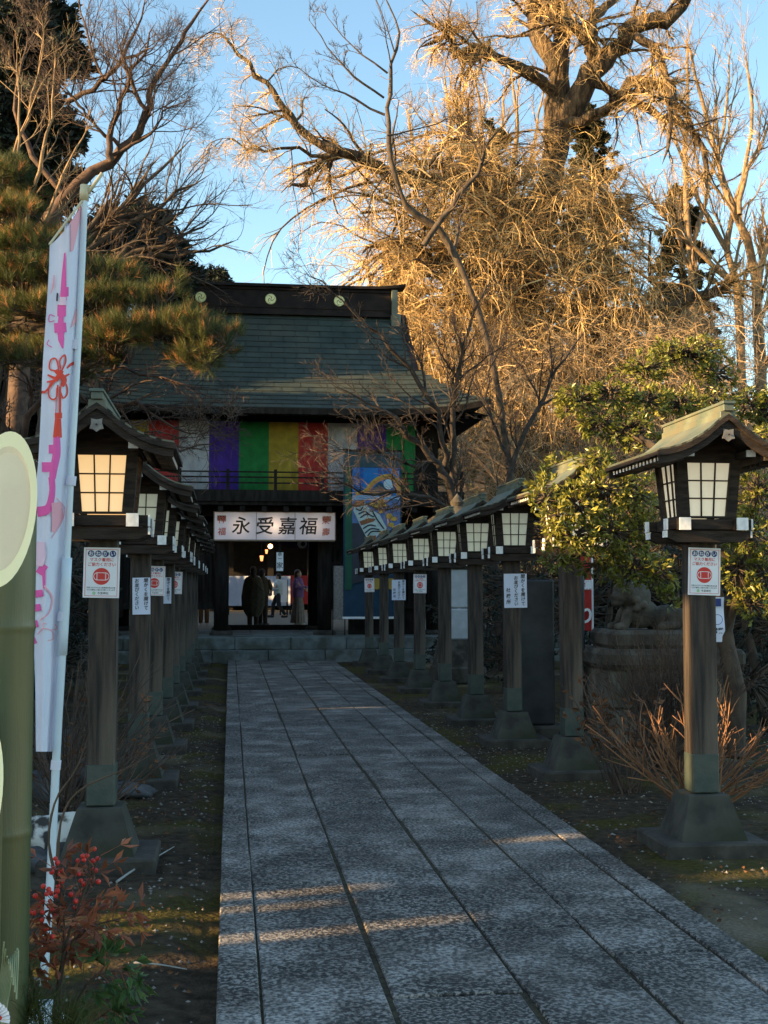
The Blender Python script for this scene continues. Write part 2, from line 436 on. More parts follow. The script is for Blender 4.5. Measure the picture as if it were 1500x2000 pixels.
def tray(mb, half0, half1, z0, z1, w0, w1, wz0, wz1, t, mi=0):
    """four tapered side walls, each with a trapezoid window opening"""
    for r in range(4):
        c, s = [(1, 0), (0, 1), (-1, 0), (0, -1)][r]
        def q(u, d, z): # u along side, d outward
            x, y = u, -d; return (x * c - y * s, x * s + y * c, z)
        hz = lambda z: half0 + (half1 - half0) * (z - z0) / (z1 - z0)
        O = [(-hz(z0), z0), (hz(z0), z0), (hz(z1), z1), (-hz(z1), z1)]
        I = [(-w0, wz0), (w0, wz0), (w1, wz1), (-w1, wz1)]
        v = [q(u, hz(z), z) for u, z in O] + [q(u, hz(z), z) for u, z in I] + [q(u, hz(z) - t, z) for u, z in I]
        f = [(i, (i + 1) % 4, 4 + (i + 1) % 4, 4 + i) for i in range(4)] + [(4 + i, 4 + (i + 1) % 4, 8 + (i + 1) % 4, 8 + i) for i in range(4)]
        mb.add(v, f, mi)
def make_lantern():
    r = empty('wooden_lantern')
    MB().box(-.32, .32, -.28, .28, -.03, .08, bev=.012).build('base_slab', M['slab'], r)
    MB().frust(0, 0, .08, .34, .20, .20, .122, .122).build('footing', M['concrete'], r)
    MB().box(-.078, .078, -.078, .078, .35, 1.90, bev=.008).build('post', M['wood'], r)
    MB().box(-.081, .081, -.081, .081, .345, .585, bev=.008).build('metal_sleeve', M['sleeve'], r)
    # crossed frame under the box
    f = MB()
    for s in (-1, 1):
        y = s * .155
        f.prism([(-.262, 1.945), (-.262, 1.905), (-.20, 1.875), (.20, 1.875), (.262, 1.905), (.262, 1.945)], y - .028, y + .028)
        f.prism([(-.262, 1.943), (-.262, 1.907), (-.20, 1.877), (.20, 1.877), (.262, 1.907), (.262, 1.943)], s * .20 - .02, s * .20 + .02, 'x') if False else None
        f.box(s * .175 - .032, s * .175 + .032, -.262, .262, 1.947, 2.018, bev=.003)
        f.box(-.262, .262, s * .172 - .024, s * .172 + .024, 1.951, 2.014, bev=.003)
    f.box(-.12, .12, -.12, .12, 1.88, 1.94)
    wc = f
    for s in (-1, 1):
        for u in (-1, 1):
            wc.box(s * .175 - .034, s * .175 + .034, *sorted((u * .255, u * .266)), 1.945, 2.02, 1)
            wc.box(*sorted((u * .256, u * .267)), s * .155 - .030, s * .155 + .030, 1.903, 1.944, 1)
            wc.box(*sorted((u * .256, u * .267)), s * .172 - .026, s * .172 + .026, 1.949, 2.016, 1)
    f.build('bracket_frame', [M['woodh'], M['white']], r)
    b = MB(); tray(b, .172, .203, 2.02, 2.42, .110, .134, 2.035, 2.36, .03)
    b.prism([(-.2, 2.42), (.2, 2.42), (0.06, 2.545), (-.06, 2.545)], -.19, .19)
    for s in (-1, 1):
        b.box(s * .185 - .025, s * .185 + .025, -.37, .37, 2.38, 2.416)
        for u in (-1, 1): b.box(s * .185 - .027, s * .185 + .027, *sorted((u * .37, u * .382)), 2.378, 2.418, 1)
    body = b.build('lamp_box', [M['woodh'], M['white']], r)
    for k in range(4):
        c, s = [(1, 0), (0, 1), (-1, 0), (0, -1)][k]
        rot = lambda x, y, z: (x * c - y * s, x * s + y * c, z)
        wz0, wz1 = 2.033, 2.362
        hz = lambda z, d: .172 + .031 * (z - 2.02) / .40 - d
        pw = MB().add([rot(-.115, -hz(wz0, .022), wz0), rot(.115, -hz(wz0, .022), wz0), rot(.138, -hz(wz1, .022), wz1), rot(-.138, -hz(wz1, .022), wz1)], [(0, 1, 2, 3)])
        pn = pw.build('paper_window', M['paper'], r)
        lt = MB()
        hw = lambda z: .110 + .024 * (z - 2.035) / .325
        for u in (-1 / 3, 1 / 3):
            vs = []
            for z in (2.035, 2.36):
                for dx, dd in ((-.004, .010), (.004, .010), (.004, .020), (-.004, .020)): vs.append(rot(u * hw(z) + dx, -hz(z, dd), z))
            lt.add(vs, [(0, 1, 5, 4), (1, 2, 6, 5), (3, 0, 4, 7)])
        for t in (1 / 3, 2 / 3):
            z = 2.035 + .325 * t; vs = []
            for x in (-hw(z), hw(z)):
                for dz, dd in ((-.004, .011), (.004, .011), (.004, .020), (-.004, .020)): vs.append(rot(x, -hz(z + dz, dd), z + dz))
            lt.add(vs, [(0, 1, 5, 4), (1, 2, 6, 5), (3, 0, 4, 7)])
        lt.build('lattice', M['woodh'], pn)
    xs = [-p[0] for p in prof[::-1]] + [p[0] for p in prof[1:]]
    rf = MB()
    shell(rf, xs, lambda x: roof_z(x) - .012, lambda x: roof_z(x) - .034, -.50, .50, 0)
    # copper courses stepping up to the ridge
    for s in (-1, 1):
        for k in range(6):
            a, c2 = .41 - .065 * k, .41 - .065 * (k + 1) - .03
            c2 = max(c2, .0)
            xx = [s * v for v in np.linspace(a, c2, 4)]
            if s < 0: xx = xx
            shell(rf, xx, lambda x, k=k: roof_z(x) + .004 * (1 - 0) + .0007 * k, lambda x: roof_z(x) - .013, -.507, .507, 1)
    ro = rf.build('roof', [M['woodh'], M['copper']], r)
    for y0, y1, yy0, yy1 in ((-.495, -.465, -.515, -.498), (.465, .495, .498, .515)):
        hb = MB()
        xg = [-v for v in (.405, .35, .285, .225, .17, .12, .075, .04)] + [0] + [.04, .075, .12, .17, .225, .285, .35, .405]
        shell(hb, xg, lambda x: roof_z(x) - .030, lambda x: roof_z(x) - .086 - .012 * math.exp(-(x / .1) ** 2), y0, y1)
        shell(hb, xs, lambda x: roof_z(x) - .006, lambda x: roof_z(x) - .040, yy0, yy1)
        hb.build('gable_board', M['woodh'], ro)
    rg = MB().box(-.046, .046, -.50, .50, 2.590, 2.632, bev=.004).box(-.030, .030, -.515, .515, 2.632, 2.672, bev=.003).box(-.038, .038, -.525, .525, 2.672, 2.690, bev=.003)
    rg.build('ridge', M['copper'], ro)
    rt = MB()
    for s in (-1, 1):
        for k in range(14):
            y = -.43 + .066 * k
            rt.box(*sorted((s * .30, s * .388)), y - .012, y + .012, 2.340, 2.366)
        rt.box(*sorted((s * .24, s * .262)), -.44, .44, 2.350, 2.385)
    rc = rt
    for s in (-1, 1):
        for k in range(14):
            y = -.43 + .066 * k
            rc.box(*sorted((s * .388, s * .392)), y - .012, y + .012, 2.341, 2.365, 1)
    rt.build('rafters', [M['wood'], M['white']], ro)
    go = MB()
    hexp = [(0, .030), (.030, .036), (.029, .008), (.037, -.020), (.018, -.024), (0, -.038), (-.018, -.024), (-.037, -.020), (-.029, .008), (-.030, .036)]
    go.prism([(x, z + 2.49) for x, z in hexp][::-1], -.505, -.496)
    g1 = go.build('gable_ornament', M['steel'], ro)
    MB().lathe([(.0, 0), (.006, 0), (.006, .004), (0, .004)], n=8).xf(Matrix.Translation((0, -.509, 2.492)) @ Matrix.Rotation(math.pi / 2, 4, 'X')).build('nail_cover', M['black'], g1)
    return r
ratios = [1, 1.396, 1.688, 1.956, 2.25, 2.564, 2.857, 3.147, 3.49]
LX, RX, Y0 = -.75, 2.95, 7.5
proto = make_lantern()
ordn = ['', 'second', 'third', 'fourth', 'fifth', 'sixth', 'seventh', 'eighth', 'ninth']
lant = {}
signs_at = {('R', 0): 'mask sign', ('R', 2): 'handwritten notice', ('R', 5): 'mask sign', ('R', 6): 'handwritten notice', ('R', 8): 'mask sign', ('L', 0): 'mask sign', ('L', 1): 'handwritten notice', ('L', 2): 'mask sign', ('L', 3): 'handwritten notice', ('L', 4): 'mask sign'}
first = True
for side, X0 in (('R', RX), ('L', LX)):
    for i, q in enumerate(ratios):
        o = proto if first else copy_tree(proto); first = False
        o.scale = (1.045, 1.045, 1.018)
        o.location = (X0 + random.uniform(-.012, .012), Y0 * q, 0)
        o.rotation_euler = (random.uniform(-.004, .004), random.uniform(-.006, .006), random.uniform(-.015, .015))
        sd_ = 'right' if side == 'R' else 'left'
        if i == 0:
            lb = 'nearest wooden lantern right of the path, its roof and post catching the sun' if side == 'R' else 'nearest wooden lantern left of the path, its paper windows lit warm'
        elif i == 8: lb = f'farthest wooden lantern of the row {sd_} of the path, beside the gate steps'
        else: lb = f'faintly glowing wooden lantern, {ordn[i]} from the camera in the row {sd_} of the path'
        tag(o, lb, 'lantern', f'wooden lanterns lining the {sd_} side of the path'); lant[(side, i)] = o
for ch in lant[('L', 0)].children:
    if ch.name.startswith('paper_window'):
        ch.material_slots[0].link = 'OBJECT'; ch.material_slots[0].material = M['paper_lit']
for i_ in (0, 1):
    for ch in lant[('R', i_)].children:
        if ch.name.startswith('paper_window'):
            ch.material_slots[0].link = 'OBJECT'; ch.material_slots[0].material = M['paper_near']

# ------------------------------------------------------------ paper signs on the posts
def mask_sign_meshes():
    s = MB().box(-.105, .105, -.004, 0, -.1485, .1485, bev=.001)
    a = MB()  # 0 red, 1 navy, 2 black, 3 green, 4 white
    y = -.0052
    for x0, x1, z0, z1 in ((-.094, -.0915, -.138, .138), (.0915, .094, -.138, .138), (-.094, .094, -.138, -.1355), (-.094, .094, .1355, .138)):
        a.box(x0, x1, y, y + .001, z0, z1, 0)
    for k, ch in enumerate('おねがい'):
        cx = -.063 + .042 * k; disc(a, cx, y, .112, .019, 1)
        add_text(a, ch, .030, cx, y - .001, .1015, 4, bold=.02)
    add_text(a, 'マスク着用に', .0235, 0, y, .068, 0, bold=.02)
    add_text(a, 'ご協力ください', .0235, 0, y, .040, 0, bold=.02)
    disc(a, 0, y, -.022, .050, 0, 40)
    rr = []
    for t in np.linspace(0, 2 * math.pi, 41):
        cx = .022 * (1 if math.cos(t) > 0 else -1); rr.append((cx + .022 * math.cos(t), -.022 + .0215 * math.sin(t)))
    stroke(a, rr, .0035, y - .001, 4)
    stroke(a, [(-.024, -.001), (.024, -.001)], .003, y - .0012, 4); stroke(a, [(-.024, -.043), (.024, -.043)], .003, y - .0012, 4)
    for s_ in (-1, 1):
        stroke(a, [(s_ * .026, -.001), (s_ * .026, -.043)], .003, y - .0012, 4)
        for k in range(6): stroke(a, [(s_ * .020, -.005 - .0068 * k), (s_ * .026, -.005 - .0068 * k)], .0016, y - .0012, 4)
    add_text(a, '新型コロナウイルス感染拡大防止の為', .0098, 0, y, -.092, 2, bold=.02)
    add_text(a, 'マスク着用にご協力をお願いいたします', .0092, 0, y, -.105, 2, bold=.02)
    disc(a, -.040, y, -.121, .009, 3, r2=.005); disc(a, -.040, y, -.121, .003, 3)
    add_text(a, '今宮神社', .0165, .012, y, -.127, 2, bold=.01)
    return s.mesh('sign_board', M['sheet']), a.mesh('printing', [M['red_ink'], M['navy_ink'], M['black'], M['green_ink'], M['white']])
def note_meshes(cols_, hw, hh):
    s = MB()
    X = np.linspace(-hw, hw, 9); Z = np.linspace(-hh, hh, 12); G = np.array([[(x, -.006 - .006 * (x / hw) ** 2 * (.5 + z), z) for x in X] for z in Z])
    s.grid(G); s.box(-hw + .004, hw - .004, -.004, 0, -hh + .004, hh - .004)
    a = MB()
    for x, z, sz, txt, st in cols_: add_text(a, txt, sz, x, -.0125, z, 0, vertical=True, bold=.016, step=st, shear=.12)
    return s.mesh('paper_sheet', M['sheet_b']), a.mesh('handwriting', M['black'])
ms = mask_sign_meshes()
nL = note_meshes([(.036, .148, .038, '間かくを開けて', 1.0), (-.038, .145, .037, 'お並びください', 1.0)], .073, .152)
nR = note_meshes([(.078, .172, .046, '間かくを開けて', 1.03), (.004, .155, .045, 'お並びください', 1.0), (-.078, .03, .048, '社務所', 1.25)], .122, .177)
for (side, i), kind in signs_at.items():
    lo = lant[(side, i)]
    mask = kind == 'mask sign'
    me = ms if mask else (nR if side == 'R' else nL)
    s = bpy.data.objects.new('paper_sign' if mask else 'paper_notice', me[0]); COL.objects.link(s)
    t = bpy.data.objects.new('printing' if mask else 'handwriting', me[1]); COL.objects.link(t); t.parent = s
    z = {('R', 0): 1.728, ('L', 0): 1.715, ('R', 2): 1.60, ('L', 1): 1.56}.get((side, i), 1.70 if mask else 1.60)
    dx = {('L', 0): -.01, ('L', 1): .02, ('R', 6): -.02}.get((side, i), random.uniform(-.015, .015))
    s.location = (lo.location.x + dx, lo.location.y - .0860, z); s.rotation_euler = (0, random.uniform(-.03, .03), 0)
    sd_ = 'right' if side == 'R' else 'left'
    which = 'nearest' if i == 0 else ('farthest' if i == 8 else ordn[i])
    if mask: tag(s, f'white poster with a red mask symbol on the {which} lantern post {sd_} of the path', 'sign', 'printed mask posters on lantern posts')
    else: tag(s, f'handwritten white notice in black brush on the {which} lantern post {sd_} of the path', 'notice', 'handwritten notices on lantern posts')
# ------------------------------------------------------------ stone steps, courtyard
M['step'] = mat('green_grey_step_stone', (.09, .105, .10), (.17, .19, .18), 6, .85, .3, 40, c3=(.07, .075, .06), scale3=2, rvar=.12)
M['court'] = mat('courtyard_gravel', (.10, .085, .062), (.18, .15, .115), 40, 1, .4, 60)
st = MB()
for row, (yy, z0, z1, off) in enumerate(((27.25, -.03, .265, 0.), (27.62, .267, .535, .55))):
    x = -9 - off
    while x < 12:
        L = 1.22 + random.uniform(-.04, .04)
        st.box(x + .006, x + L - .006, yy + random.uniform(-.004, .004), yy + .5, z0, z1 + random.uniform(-.002, .002), bev=.012); x += L
st.build('stone_steps', M['step']); structure_o = bpy.data.objects['stone_steps']; structure_o['kind'] = 'structure'
cm = MB().box(-60, 60, 28.05, 28.2, -.05, .53).grid([[(-60, 28.0, .534), (60, 28.0, .534)], [(-60, 200, .534), (60, 200, .534)]])
structure('courtyard', cm, M['court'])
fl = MB()
for k in range(12):
    for j in range(5): fl.box(-6 + k * 1.3 + .008, -4.7 + k * 1.3 - .008, 28.12 + j * .9 + .008, 29.0 + j * .9, .50, .550 + random.uniform(-.002, .002), bev=.008)
structure('gate_floor', fl, M['step'])

# ------------------------------------------------------------ two-storey gate
GX, GZ = 1.0, .55
gate = tag(empty('shrine_gate', (GX, 30.4, GZ)), 'dark two storey timber shrine gate with green roof at the end of the path', 'gate')
def gb(): return MB()
def gput(mb, name, m, parent=None, **kw):
    mb.xf(Matrix.Translation((-GX, -30.4, -GZ))); return mb.build(name, m, parent or gate, **kw)
M['shingle'] = mat('copper_shingle', (.021, .032, .025), (.040, .053, .041), 2, .7, .2, 30, (1, 1, 1), c3=(.058, .06, .042), scale3=.45, metal=.0, rvar=.14, spec=.4)
M['ridge'] = mat('dark_ridge_copper', (.013, .009, .008), (.028, .018, .015), 4, .75, .2, 20, spec=.2)
M['gold'] = mat('pale_gold_leaf', (.92, .84, .34), (.95, .88, .42), 20, .35)
PX = (-2.75, -.21, 2.19, 4.75)
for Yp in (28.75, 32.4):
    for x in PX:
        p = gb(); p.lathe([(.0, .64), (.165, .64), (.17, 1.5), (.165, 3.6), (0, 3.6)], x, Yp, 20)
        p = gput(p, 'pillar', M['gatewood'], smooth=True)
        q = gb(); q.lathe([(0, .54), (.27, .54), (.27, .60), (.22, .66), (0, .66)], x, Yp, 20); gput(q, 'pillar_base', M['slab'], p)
b = gb()
for Yp in (28.75, 32.4):
    b.box(-3.2, 5.2, Yp - .10, Yp + .10, 2.90, 3.16); b.box(-3.0, 5.0, Yp - .12, Yp + .12, 3.30, 3.50)
for x in PX: b.box(x - .1, x + .1, 28.2, 32.9, 3.17, 3.29)
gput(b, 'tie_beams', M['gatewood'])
b = gb().box(-3.3, 5.3, 27.95, 33.1, 3.52, 3.64).box(-3.35, 5.35, 27.90, 28.0, 3.60, 3.86)
for k in range(18):
    x = -3.2 + k * .494; b.box(x - .06, x + .06, 28.0, 28.6, 3.38, 3.5)
gput(b, 'balcony', M['gatewood'])
b = gb()
for z in (4.02, 4.15, 4.27): b.box(-3.35, 5.35, 27.93, 27.97, z - .016, z + .016)
for k in range(9): x = -3.3 + k * 1.0745; b.box(x - .035, x + .035, 27.915, 27.985, 3.86, 4.33)
gput(b, 'railing', M['gatewood'])
b = gb().box(-2.9, 4.9, 28.85, 32.3, 3.64, 5.7)
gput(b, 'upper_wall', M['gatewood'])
# lower wing walls, open at the foot
for x0, x1 in ((-2.58, -.38), (2.36, 4.58)):
    for yy in (28.75, 32.4):
        b = gb().box(x0, x1, yy - .03, yy + .03, 1.15, 1.30).box(x0, x1, yy - .03, yy + .03, 2.55, 2.9)
        if yy < 30:
            for k in range(14): xx = x0 + .08 + k * (x1 - x0 - .16) / 13; b.box(xx - .022, xx + .022, yy - .02, yy + .02, 1.3, 2.55)
            b.box(x0, x1, yy + .05, yy + .07, 1.3, 2.55)
        gput(b, 'wing_panel', M['gatewood'])
for x in (-2.75, 4.75): gput(gb().box(x - .03, x + .03, 28.93, 32.25, .9, 2.9), 'side_wall', M['gatewood'])
gput(gb().box(2.36, 2.50, 31.6, 32.1, .55, 2.9), 'door_jamb', M['gatewood'])
gput(gb().box(2.75, 4.58, 28.80, 28.86, .55, 1.15), 'foot_board', M['gatewood'])
gput(gb().box(-.05, 2.03, 32.3, 32.5, .54, .68), 'threshold', M['gatewood'])
# roof
cy, hd, z_e, z_r = 31.5, 4.3, 5.62, 8.72
def zt(t): return z_e + (z_r - z_e) * (.72 * t + .28 * t * t)
def wt(t): return 4.85 + (3.45 - 4.85) * min(1, t / .5) ** .9 if t < .5 else 3.45
def up(x, t): return .30 * (abs(x) / 4.85) ** 5 * (1 - t) ** 2
NC = 19
tl = gb()
for sgn in (-1, 1):
    for k in range(NC):
        t0, t1 = k / NC, min(1, (k + 1.25) / NC)
        w0 = wt((k + .1) / NC); x = -w0 + (-.32 if k % 2 else 0)
        while x < w0 - .01:
            a, c = max(x, -w0), min(x + .62, w0)
            if c - a > .02:
                v = []
                for t, dz in ((t0, .036), (t1, .006)):
                    for xx in (a + .007, c - .007): v.append((1.0 + xx, cy + sgn * hd * (1 - t), zt(t) + dz + up(xx, t)))
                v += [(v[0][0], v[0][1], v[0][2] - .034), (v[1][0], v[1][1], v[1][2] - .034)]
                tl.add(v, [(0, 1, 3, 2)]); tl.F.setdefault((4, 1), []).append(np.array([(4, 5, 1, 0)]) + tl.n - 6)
            x += .62
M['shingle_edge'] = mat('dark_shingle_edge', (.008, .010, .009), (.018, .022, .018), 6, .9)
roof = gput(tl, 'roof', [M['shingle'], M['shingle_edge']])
b = gb()
G = []
for t in np.linspace(0, .5, 9):
    ring = []
    w, d = wt(t), hd * (1 - t)
    for sx, sy, ex, ey in ((1, -1, 1, 1), (1, 1, -1, 1), (-1, 1, -1, -1), (-1, -1, 1, -1)):
        for u in np.linspace(0, 1, 9)[:-1]:
            x = w * (sx + (ex - sx) * u); y = d * (sy + (ey - sy) * u)
            ring.append((1.0 + x, cy + y, zt(t) - .02 + up(x, t)))
    ring.append(ring[0]); G.append(ring)
b.grid(G)
G2 = [[(1.0 + x, cy + s * hd * (1 - t), zt(t) - .02) for t, s in [(t, -1) for t in np.linspace(.5, 1, 6)] + [(t, 1) for t in np.linspace(1, .5, 6)]] for x in (-3.4, 3.4)]
b.grid(G2)
gput(b, 'roof_deck', M['shingle'], roof)
b = gb()
for s in (-1, 1): # gable ends and verges
    v = [(1.0 + s * 3.1, cy + q * hd * (1 - t), zt(t) - .05) for t, q in [(t, -1) for t in np.linspace(.5, 1, 6)] + [(t, 1) for t in np.linspace(.9, .5, 5)]]
    n0 = b.n; b.add(v, np.zeros((0, 3), int)); b.ngon = getattr(b, 'ngon', []); b.ngon.append((list(range(n0, n0 + len(v))), 0))
    for q in (-1, 1):
        for ta, tb in zip(np.linspace(.47, .95, 6), np.linspace(.57, 1.0, 6)):
            v = [(1.0 + s * xx, cy + q * hd * (1 - t), zt(t) + dz) for t in (ta, tb) for xx in (3.36, 3.5) for dz in (-.18, .06)]
            b.add(v, [(0, 1, 5, 4), (2, 6, 7, 3), (1, 3, 7, 5), (0, 4, 6, 2)])
gput(b, 'gable', M['ridge'], roof)
b = gb()   # eave underside: boards and rafters
b.add([(1 - 4.8, cy - hd + .05, z_e - .06), (1 + 4.8, cy - hd + .05, z_e - .06), (1 + 4.8, 28.9, z_e + .25), (1 - 4.8, 28.9, z_e + .25)], [(0, 1, 2, 3)])
b.add([(1 + 4.8, cy - hd + .05, z_e - .06), (1 + 4.8, cy + hd, z_e - .06), (1 + 3.6, cy + hd - 1, z_e + .25), (1 + 3.6, 28.9, z_e + .25)], [(0, 1, 2, 3)])
for k in range(48):
    x = 1 - 4.7 + k * .2
    b.add([(x + dx, y, z + dz) for y, z in ((27.28, z_e - .14), (28.9, z_e + .17)) for dx in (-.04, .04) for dz in (0, .09)], [(0, 1, 3, 2), (0, 4, 5, 1), (2, 3, 7, 6), (0, 2, 6, 4)])
for xa, xb in zip(np.linspace(-4.85, 4.85, 13)[:-1], np.linspace(-4.85, 4.85, 13)[1:]):
    b.add([(1 + x, 27.18, z_e + up(x, 0) + dz) for x in (xa, xb) for dz in (-.12, .01)], [(0, 1, 3, 2)])
gput(b, 'eaves', M['gatewood'], roof)
b = gb()
rl, rr = -2.1, 4.12
b.box(rl, rr, 31.28, 31.72, 8.66, 8.74).box(rl + .02, rr - .02, 31.34, 31.66, 8.74, 9.30).box(rl, rr, 31.30, 31.70, 9.30, 9.36).box(rl, rr, 31.32, 31.68, 8.84, 8.87)
xs_ = np.linspace(rl - .35, rr + .35, 25); zc = lambda x: 9.37 + .10 * (abs(x - 1.01) / 3.46) ** 8
for a, c in zip(xs_[:-1], xs_[1:]):
    b.add([(x, y, zc(x) + dz) for x in (a, c) for y, dz in ((31.22, 0), (31.22, .07), (31.5, .12), (31.78, .07), (31.78, 0))], [(0, 5, 6, 1), (1, 6, 7, 2), (2, 7, 8, 3), (3, 8, 9, 4), (0, 4, 9, 5)])
b.add([(xs_[-1], y, zc(xs_[-1]) + dz) for y, dz in ((31.22, 0), (31.22, .07), (31.78, .07), (31.78, 0))], [(0, 1, 2, 3)])
rdg = gput(b, 'ridge', M['ridge'], roof)
for s, x in ((-1, rl), (1, rr)):
    e = gb().box(*sorted((x - .02 * s, x + .13 * s)), 31.2, 31.8, 8.62, 9.36).box(*sorted((x - .05 * s, x + .20 * s)), 31.1, 31.9, 8.30, 8.72, bev=.03)
    gput(e, 'ridge_end', M['copper'], rdg)
for x in (-.81, .97, 2.74):
    e = gb(); e.lathe([(0, 0), (.14, 0), (.14, .02), (0, .02)], n=32); e.xf(Matrix.Translation((x, 31.335, 9.06)) @ Matrix.Rotation(math.pi / 2, 4, 'X'))
    e2 = gput(e, 'crest', M['gold'], rdg)
    t = gb()
    for k in range(3):
        a = k * 2 * math.pi / 3 + .5
        pts = [(x + r * math.cos(a + th), 9.06 + r * math.sin(a + th)) for r, th in zip(np.linspace(.018, .118, 12), np.linspace(0, 2.1, 12))]
        stroke(t, pts, np.linspace(.018, .004, 12), 31.305, 0)
    disc(t, x, 31.306, 9.06, .136, 0, 32, r2=.131)
    gput(t, 'comma_marks', M['ridge'], e2)

# ------------------------------------------------------------ five colour curtain
cc = {'purple': (.055, .02, .24), 'green': (.012, .17, .04), 'yellow': (.36, .26, .03), 'red': (.42, .035, .03), 'white': (.42, .42, .45)}
cmats = [mat('curtain_' + k, v, tuple(c * .72 for c in v), 5, .95, .35, 25, rvar=0) for k, v in cc.items()]
order = {'purple': 0, 'green': 1, 'yellow': 2, 'red': 3, 'white': 4}
bands = ['yellow', 'red', 'white', 'purple', 'green', 'yellow', 'red', 'white', 'purple', 'green']
bw = 58 * 28.5 / 2400; x = at(408, 900, 28.5)[0] - 3 * bw
cu = MB()
for k, bnd in enumerate(bands):
    u = np.linspace(x, x + bw, 17); zz = np.linspace(5.50, 3.84, 8)
    cu.grid([[(a, 28.55 + .03 * math.sin(a * 9) * (5.5 - z) + .022 * math.sin(a * 23 + z) * (5.5 - z), z) for a in u] for z in zz], order[bnd]); x += bw
tag(cu.build('striped_curtain', cmats), 'long curtain of purple, green, yellow, red and white bands hung across the upper gate', 'curtain')

# ------------------------------------------------------------ illuminated name board over the passage
sx0, sx1 = at(418, 1025, 28.2)[0], at(655, 1025, 28.2)[0]; sz1, sz0 = at(535, 1001, 28.2)[2], at(535, 1054, 28.2)[2]
scx = (sx0 + sx1) / 2; shw = (sx1 - sx0) / 2; shh = (sz1 - sz0) / 2
def lightbox():
    m = bpy.data.materials.new('backlit_paper'); m.use_nodes = True; n = m.node_tree.nodes; l = m.node_tree.links; p = n['Principled BSDF']
    p.inputs['Base Color'].default_value = (.56, .54, .62, 1); p.inputs['Roughness'].default_value = .7
    tc = n.new('ShaderNodeTexCoord'); acc = None
    for px_, st_ in ((-.59, .7), (.0, 1.5), (.66, .6)):
        mp = n.new('ShaderNodeMapping'); mp.vector_type = 'TEXTURE'; mp.inputs['Location'].default_value = (px_ * shw, -.1, 0); mp.inputs['Scale'].default_value = (.42, 9, .42)
        l.new(tc.outputs['Object'], mp.inputs[0])
        g_ = n.new('ShaderNodeTexGradient'); g_.gradient_type = 'SPHERICAL'; l.new(mp.outputs[0], g_.inputs[0])
        mm = n.new('ShaderNodeMath'); mm.operation = 'POWER'; mm.inputs[1].default_value = 2; l.new(g_.outputs[1], mm.inputs[0])
        m2 = n.new('ShaderNodeMath'); m2.operation = 'MULTIPLY'; m2.inputs[1].default_value = st_; l.new(mm.outputs[0], m2.inputs[0])
        if acc is None: acc = m2.outputs[0]
        else:
            ad = n.new('ShaderNodeMath'); l.new(acc, ad.inputs[0]); l.new(m2.outputs[0], ad.inputs[1]); acc = ad.outputs[0]
    ad = n.new('ShaderNodeMath'); ad.inputs[1].default_value = .16; l.new(acc, ad.inputs[0]); sc_ = n.new('ShaderNodeMath'); sc_.operation = 'MULTIPLY'; sc_.inputs[1].default_value = .2; l.new(ad.outputs[0], sc_.inputs[0])
    p.inputs['Emission Color'].default_value = (1, .66, .40, 1); l.new(sc_.outputs[0], p.inputs['Emission Strength'])
    return m
M['lightbox'] = lightbox()
brd = tag(empty('sign_board', (scx, 28.2, (sz0 + sz1) / 2)), 'long backlit white board with four black brush characters above the gate passage', 'sign')
MB().box(-shw, shw, 0, .26, -shh, shh).build('light_box', M['lightbox'], brd)
M['palewood'] = mat('plain_frame_wood', (.16, .11, .07), (.22, .15, .10), 8, .7)
fr = MB()
for a in (-1, 1): fr.box(a * shw - .012, a * shw + .012, -.012, .27, -shh - .014, shh + .014)
fr.box(-shw + .012, shw - .012, -.012, .27, -shh - .035, -shh).box(-shw + .012, shw - .012, -.012, .27, shh, shh + .016)
for q in ((500 - 418) / 237, (575.5 - 418) / 237): fr.box(-shw + q * 2 * shw - .006, -shw + q * 2 * shw + .006, -.010, -.001, -shh, shh)
fr.build('frame', M['palewood'], brd)
tx = MB()
for px_, ch in ((470, '永'), (516, '受'), (560, '嘉'), (601, '福')): add_text(tx, ch, .42, at(px_, 1025, 28.2)[0] - scx, -.006, -.15, 0, bold=.012, shear=.12)
for px_, c1, c2 in ((433, '祥', '福'), (636, '榮', '壽')):
    add_text(tx, c1, .19, at(px_, 1025, 28.2)[0] - scx, -.006, .07, 1, bold=.01, shear=.1); add_text(tx, c2, .19, at(px_, 1025, 28.2)[0] - scx, -.006, -.20, 1, bold=.01, shear=.1)
M['red_pale'] = mat('faded_red_ink', (.5, .07, .05), None, rough=.7)
tx.build('lettering', [M['black'], M['red_pale']], brd)

